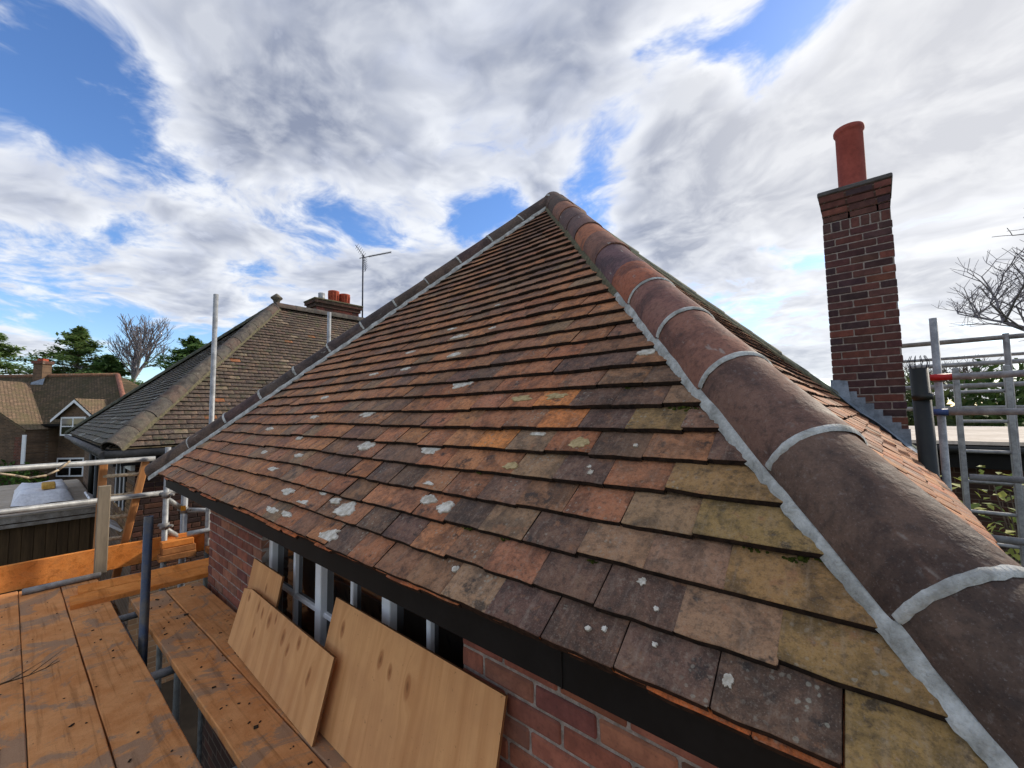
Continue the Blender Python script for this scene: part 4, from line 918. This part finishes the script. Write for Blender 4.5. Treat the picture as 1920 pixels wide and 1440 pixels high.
# twigs
def twig(name, base, tip, label, seed, m_='twig_bark'):
    rr = random.Random(seed); mb = MB(); base, tip = V(base), V(tip); P_ = base
    nseg = 9; pts = []
    for i in range(nseg+1):
        u = i/nseg; pts.append(base.lerp(tip, u)+V((noise.noise((u*3, seed, 1))*.03, noise.noise((u*3, seed, 5))*.03, abs(noise.noise((u*2.5, seed, 9)))*.03)))
    for i in range(nseg): mb.tube(pts[i], pts[i+1], .006*(1-.8*i/nseg)+.001, .006*(1-.8*(i+1)/nseg)+.001, k=5, cap=False)
    for k in range(7):
        i = rr.randint(2, nseg-1); dd = (tip-base).normalized(); sd_ = V((-dd.y, dd.x, 0))*rr.choice((-1, 1)); q = pts[i]+(dd*rr.uniform(.5, 1)+sd_*rr.uniform(.15, .6)+Z_*rr.uniform(0, .25))*rr.uniform(.08, .22); mb.tube(pts[i], q, .0025, .0008, k=4, cap=False)
    tag(mb.build(name, m_), label, 'twig')
twig('twig', (-3.45, -.42, DZ+.012), (-3.62, .16, DZ+.03), 'forked dry twig pointing across the boards at the left edge', 3)
twig('twig', (-2.85, -.32, DZ+.012), (-3.25, -.10, DZ+.02), 'curved dry twig nearer the bottom left corner', 5)
# debris
mb = MB(); rr = random.Random(5)
for i in range(260):
    x = rr.uniform(-5.3, -1.4); y = rr.choice((rr.uniform(-.6, .48), rr.uniform(.58, .98))); s_ = rr.uniform(.002, .008)*(1.8 if rr.random() < .08 else 1)
    mb.box((x, y+(x+4.5)*sl*.6, DZ+s_*.25), (s_*rr.uniform(.8, 2.2), s_, s_*.5), Matrix.Rotation(rr.uniform(0, 6), 3, 'Z') @ Matrix.Rotation(rr.uniform(-.5, .5), 3, 'X'))
tag(mb.build('debris', 'rubble'), 'crumbs of tile, mortar and bark scattered over the scaffold boards', 'debris', kind='stuff')
# rubble and sheeting beneath the deck gap
mb = MB()
for i in range(260):
    s_ = rr.uniform(.05, .2); mb.box((rr.uniform(-5, -1), rr.uniform(.1, 1.0), GZ+s_*.3), (s_*1.6, s_, s_*.6), Matrix.Rotation(rr.uniform(0, 6), 3, 'Z') @ Matrix.Rotation(rr.uniform(-.6, .6), 3, 'X'))
tag(mb.build('rubble', 'rubble'), 'heap of broken tile and rubble on the ground under the deck gap', 'rubble', kind='stuff')

# ------------------------------------------------------------------ plywood sheets
def sheet(bl, br, tl, th, label, m_, cut=None):
    bl, br, tl = V(bl), V(br), V(tl); x = (br-bl).normalized(); L = (br-bl).length; y = (tl-bl); y = (y-x*y.dot(x)); H = y.length; y.normalize(); z = x.cross(y)
    pts = [(0, 0), (L, 0), (L, H), (0, H)]
    if cut: pts = cut(L, H)
    mb = MB(); k = len(pts); vs = [V((a, b_, 0)) for a, b_ in pts]+[V((a, b_, -th)) for a, b_ in pts]
    mb.add(vs, [tuple(range(k))], mi=0); mb.add(vs, [tuple(k+i for i in reversed(range(k)))], mi=0); mb.add(vs, [(i, k+i, k+(i+1) % k, (i+1) % k) for i in range(k)], mi=1)
    o = mb.build('plywood_sheet', [m_, 'ply_edge'], None, basis(bl, x, y, z)); return tag(o, label, 'plywood')
sheet((-2.09, .905, DZ+.006), (-.95, .905, DZ+.006), (-2.12, 1.035, -.905), .012, 'large knotty plywood sheet leaning on the window, nearest the viewer', 'plywood_large')
sheet((-3.16, .865, DZ+.006), (-1.905, .845, DZ+.006), (-3.10, .955, -1.085), .012, 'long low plywood sheet with a row of knots leaning left of the largest one', 'plywood_long', cut=lambda L, H: [(0, 0), (L, 0), (L*1.0, H*1.0), (L*.1, H), (0, H*.93)])
sheet((-3.22, .93, DZ+.006), (-2.72, .925, DZ+.006), (-3.16, 1.02, -.952), .012, 'small plywood offcut standing behind the long low sheet', 'plywood_small')

# ------------------------------------------------------------------ right side
sc2 = empty('scaffold', (.6, 6, GZ), 'galvanised tube scaffold to the right of the tall brick chimney', 'scaffold')
tube(sc2, 'standard', (.37, 4.75, GZ), (.365, 4.65, .70))
for z, x0, y, m_ in ((.70, -.1, 6.5, 'steel_dull'), (.80, -.1, 10.0, 'steel_dull'), (.475, .3, 6.9, 'steel'), (.222, .2, 6.6, 'steel'), (-.02, .2, 6.6, 'steel')):
    tube(sc2, 'guard_rail', (x0, y, z), (4.5, y+.02, z+.01), m_)
tube(sc2, 'standard', (1.02, 6.55, GZ), (1.02, 6.5, .74), 'steel_dull')
tube(sc2, 'guard_rail', (.43, 4.55, .226), (3.5, 4.55, .228)); mb = MB(); mb.tube((.275, 4.55, .226), (.43, 4.55, .226), .0255, k=14); mb.build('red_tube_end', 'red_paint', sc2); mb = MB(); mb.tube((.255, 4.55, .226), (.275, 4.55, .226), .0255, k=14); mb.build('yellow_tube_end', 'yellow_paint', sc2)
tube(sc2, 'guard_rail', (.40, 4.6, -.04), (3.5, 4.6, -.038)); mb = MB(); mb.tube((.30, 4.6, -.04), (.40, 4.6, -.04), .0255, k=14); mb.build('blue_tube_end', 'blue_paint', sc2)
tube(sc2, 'guard_rail', (3.5, 4.6, -.52), (.48, 4.6, -.522)); tube(sc2, 'guard_rail', (3.5, 4.4, -.91), (.3, 4.4, -.91))
for P_ in ((.368, 4.67, .226), (.37, 4.68, -.04)): coupler(sc2, P_)
al = empty('aluminium_ladder', (.8, 6.2, GZ), 'pale aluminium ladder standing among the tubes right of the chimney', 'ladder')
for x in (.62, .965):
    mb = MB(); mb.cbox((x, 6.26, (GZ+.40)/2), (.045, .07, .40-GZ), .006); mb.build('stile', 'steel', al)
for k in range(13):
    mb = MB(); mb.tube((.62, 6.26, .15-.3*k), (.965, 6.26, .15-.3*k), .017, k=10, cap=False); mb.build('rung', 'steel', al)
vp = empty('vent_pipe', (.22, 4.2, GZ), 'black soil vent pipe with a wire cage top beside the tall chimney', 'pipe')
mb = MB(); mb.tube((.30, 4.2, GZ), (.235, 4.2, .28), .052, k=18, hollow=True); mb.tube((.245, 4.2, .05), (.243, 4.2, .10), .058, k=18); mb.build('pipe', 'pipe_black', vp)
mb = MB()
for k in range(10):
    an = k*math.pi/5; c_ = V((.235, 4.2, .27)); u = V((math.cos(an), math.sin(an), 0)); mb.tube(c_+u*.045, c_+u*.06+Z_*.05, .0025, k=4); mb.tube(c_+u*.06+Z_*.05, c_+u*.04+Z_*.10, .0025, k=4)
mb.build('wire_cage', 'aerial', vp)
ex = empty('flat_roof_building', (4, 12, GZ), 'low building with a pale flat roof and black fascia behind the right scaffold', 'building')
mb = MB(); mb.box((4.2, 12.2, (GZ-.9)/2), (8, 6.2, -.9-GZ)); mb.build('wall', 'brickwork_dark', ex)
mb = MB(); mb.box((4.2, 12.2, -.52), (8.5, 6.7, .05)); fr = mb.build('roof', 'felt_light', ex)
mb = MB(); mb.box((4.2, 8.88, -.70), (8.5, .04, .36)); mb.box((.0, 12.2, -.70), (.04, 6.6, .36)); mb.build('fascia', 'black_paint', ex)
mb = MB(); mb.tube((0, 8.80, -.62), (8.4, 8.80, -.62), .06, k=10); mb.build('gutter', 'pipe_black', ex)

# ------------------------------------------------------------------ plants
def leafmass(mb, C, rad, n_, size, rr, flat=0.0, shell=.5, lump=.3, seed=0):
    C = V(C)
    for i in range(n_):
        while True:
            q = V((rr.uniform(-1, 1), rr.uniform(-1, 1), rr.uniform(-1, 1)))
            if .05 < q.length < 1: break
        q = q.normalized()*(shell+(1-shell)*rr.random())
        q *= 1+noise.noise((q.x*2.3+seed, q.y*2.3, q.z*2.3))*lump*1.6
        P_ = C+V((q.x*rad[0], q.y*rad[1], q.z*rad[2])); s_ = size*rr.uniform(.5, 1.2)
        u = V((rr.uniform(-1, 1), rr.uniform(-1, 1), rr.uniform(-1, 1)*(1-flat))).normalized(); v_ = u.orthogonal().normalized()
        if flat: v_ = (Z_*rr.uniform(-.4, .4)+u.cross(Z_)).normalized()
        mb.add([P_-u*s_, P_-v_*s_*.45, P_+u*s_, P_+v_*s_*.45], [(0, 1, 2, 3)])
def cedar(name, base, H, rx, label, seed, m_='cedar', z0=.25, layers=17, n_=420, size=.26):
    rr = random.Random(seed); o = empty(name, base, label, 'tree', 'evergreen trees beyond the roofs'); B = V(base)
    mb = MB(); mb.tube(B, B+Z_*H*.97, .32, .05, k=8, cap=False)
    cr = MB()
    for L in range(layers):
        u = L/(layers-1); z = H*(z0+(1-z0)*u*.97); r = rx*(1-u)**.75*rr.uniform(.75, 1.1)+.35
        for k in range(6):
            an = rr.uniform(0, 6.28); l = r*rr.uniform(.55, 1.05); tip = B+V((math.cos(an)*l, math.sin(an)*l, z+rr.uniform(-.2, .3)+.06*l)); mb.tube(B+Z_*(z-.1), tip, .07, .015, k=5, cap=False)
            for t_ in (.45, .8, 1.0):
                leafmass(cr, (B+Z_*z).lerp(tip, t_)+Z_*.12, (l*.36+.25, l*.36+.25, .30+.2*rr.random()), int(n_/15*(.6+.6*rr.random())), size, rr, flat=.75, shell=.15, seed=seed+L)
    mb.build('trunk', 'bark', o); cr.build('crown', m_, o)
cedar('cedar_tree', (-64.2, 2.9, GZ), 13.4, 6.6, 'tall layered green cedar rising behind the distant mossy roof', 1, n_=1100)
cedar('cedar_tree', (-62.0, 5.2, GZ), 10.2, 5.6, 'shorter dark green conifer to the right of the layered cedar', 2, 'cedar_dark', n_=1100)
cedar('cedar_tree', (-72.5, -3.4, GZ), 13.6, 6.6, 'green evergreen cut by the left edge above the distant roofs', 3, n_=1100)
cedar('pine_tree', (-54.0, 10.8, GZ), 11.9, 3.2, 'small dark pine crown peeping over the adjoining roof hip', 4, 'cedar_dark', z0=.72, layers=7, n_=900)
def bare(name, base, H, label, seed, r0=.22, spread=.55, lev=6, m_='bark_grey', lean=(0, 0), trunk=.38, thin=1.0, up=.25, first=.2):
    rr = random.Random(seed); o = empty(name, base, label, 'tree', 'bare winter trees'); tm = MB(); bm_ = MB(); tw_ = MB()
    def grow(P_, d_, L, r, lv):
        segs = 3 if lv < 3 else 2; q = P_
        for i in range(segs):
            d_ = (d_+V((rr.uniform(-1, 1), rr.uniform(-1, 1), rr.uniform(-.4, .9)))*.13).normalized(); q2 = q+d_*L/segs
            (tm if lv == 0 else bm_ if lv < 4 else tw_).tube(q, q2, max(r*(1-.18*i/segs), .012*thin), max(r*(1-.18*(i+1)/segs), .010*thin), k=7 if lv == 0 else 4 if lv < 4 else 3, cap=False)
            q = q2
            if lv < lev and i < segs-1 and lv > 0 and rr.random() < .8:
                s_ = V((rr.uniform(-1, 1), rr.uniform(-1, 1), rr.uniform(-.2, .7))).normalized(); grow(q, (d_*.6+s_*.7).normalized(), L*.62, r*.5, lv+1)
        if lv < lev:
            for k in range(rr.choice((2, 3, 3)) if lv else 5):
                s_ = V((rr.uniform(-1, 1), rr.uniform(-1, 1), rr.uniform(-.15, .5))).normalized(); grow(q, (d_*(1-spread)+s_*spread+Z_*up*.5).normalized(), L*rr.uniform(.62, .82) if lv else H*first, r*rr.uniform(.5, .68), lv+1)
    grow(V(base), V((*lean, 1)).normalized(), H*trunk, r0, 0)
    tm.build('trunk', m_, o); bm_.build('branches', m_, o); tw_.build('twigs', m_, o)
bare('bare_tree', (-59.9, 7.1, GZ), 14.2, 'tall bare winter tree standing clear against the sky at left', 12, .30, .40, 5, trunk=.56, thin=1.2, up=.45, first=.17)
bare('bare_tree', (-63.5, 4.2, GZ), 11.0, 'faint bare tree between the conifer and the tall bare tree', 13, .2, .5, 5, trunk=.45, thin=1.3, first=.16)
bare('bare_tree', (-72, .8, GZ), 11.5, 'faint bare tree behind the square chimney of the distant house', 14, .2, .5, 5, trunk=.45, thin=1.3, first=.16)
bare('bare_tree', (11.0, 37.5, GZ), 17.5, 'large bare tree spreading in from the right edge behind the scaffold', 15, .34, .58, 6, 'bark_grey', trunk=.34, thin=.36, up=.12, lean=(-.08, 0), first=.22)
bare('bare_tree', (3.4, 62, GZ), 9.5, 'small distant bare tree just right of the chimney', 16, .2, .5, 5, 'bark', trunk=.35, thin=1.4)
bare('bare_tree', (6.0, 58, GZ), 9.5, 'low distant bare tree seen behind the ladder', 17, .2, .5, 5, 'bark', trunk=.35, thin=1.4)
def bush(name, C, rad, n_, size, m_, label, seed, cat='hedge', core='grass'):
    rr = random.Random(seed); o = empty(name, (C[0], C[1], GZ), label, cat); mb = MB()
    leafmass(mb, C, rad, n_, size, rr, 0, .72, .3, seed); mb.build('foliage', m_, o)
    st_ = MB()
    for k in range(9):
        an = rr.uniform(0, 6.28); st_.tube((C[0]+math.cos(an)*rad[0]*.15, C[1]+math.sin(an)*rad[1]*.15, GZ), (C[0]+math.cos(an)*rad[0]*.6, C[1]+math.sin(an)*rad[1]*.6, C[2]+rad[2]*rr.uniform(.1, .6)), .05, .015, k=5, cap=False)
    st_.build('stem', 'bark', o)
for i, (x, y, rx, rz, lb) in enumerate(((1.2, 30, 3.2, 4.6, 'dense dark evergreen hedge section directly right of the vent pipe'), (5.0, 31, 3.0, 5.2, 'rounded evergreen bush top seen between the ladder stiles'), (9.2, 31, 3.4, 4.4, 'evergreen hedge section at the right edge behind the ladder'), (-3.2, 31, 3.0, 4.4, 'evergreen hedge section mostly hidden behind the tall chimney'))):
    bush('hedge', (x, y, GZ+.6), (rx, 2.0, rz), 5200, .26, 'yew' if i != 1 else 'hedge_leaf', lb, 50+i)
P_ = fh(-24.9, 21.0, -3.3); bush('hedge', tuple(P_), (1.9, 1.3, 1.15), 2600, .13, 'privet', 'green hedge below the windows of the distant house', 60)
P_ = fh(-27.2, 19.2, -3.0); bush('shrub', tuple(P_), (1.2, 1.0, 1.6), 900, .12, 'yew', 'sparse brown-green climber against the left bay wall', 61, 'shrub')
rr = random.Random(9); o = empty('spotted_laurel', (1.5, 7.4, GZ), 'yellow-spotted laurel shrub behind the ladder at the right edge', 'shrub'); mb = MB()
for i in range(1500):
    q = V((rr.gauss(0, .55), rr.gauss(0, .4), rr.uniform(0, 2.7))); P_ = V((1.55, 7.3, GZ+.35))+V((q.x*(1.1-.2*q.z/2.7), q.y, q.z))
    u = V((rr.uniform(-1, 1), rr.uniform(-1, .3), rr.uniform(-.8, .3))).normalized(); v_ = u.cross(Z_).normalized(); nn = u.cross(v_); s_ = rr.uniform(.05, .085)
    mb.add([P_, P_+u*s_*.7+v_*s_*.55-nn*.01, P_+u*s_*1.6, P_+u*s_*.7-v_*s_*.55-nn*.01, P_+u*s_*.8], [(0, 4, 1), (1, 4, 2), (2, 4, 3), (3, 4, 0)], smooth=True)
mb.build('foliage', 'spotted_leaf', o); mb = MB()
for k in range(14): an = rr.uniform(0, 6.28); mb.tube((1.5+.1*math.cos(an), 7.35+.1*math.sin(an), GZ), (1.55+.6*math.cos(an), 7.3+.4*math.sin(an), GZ+rr.uniform(1.6, 2.9)), .014, .006, k=5, cap=False)
mb.build('stem', 'bark', o)
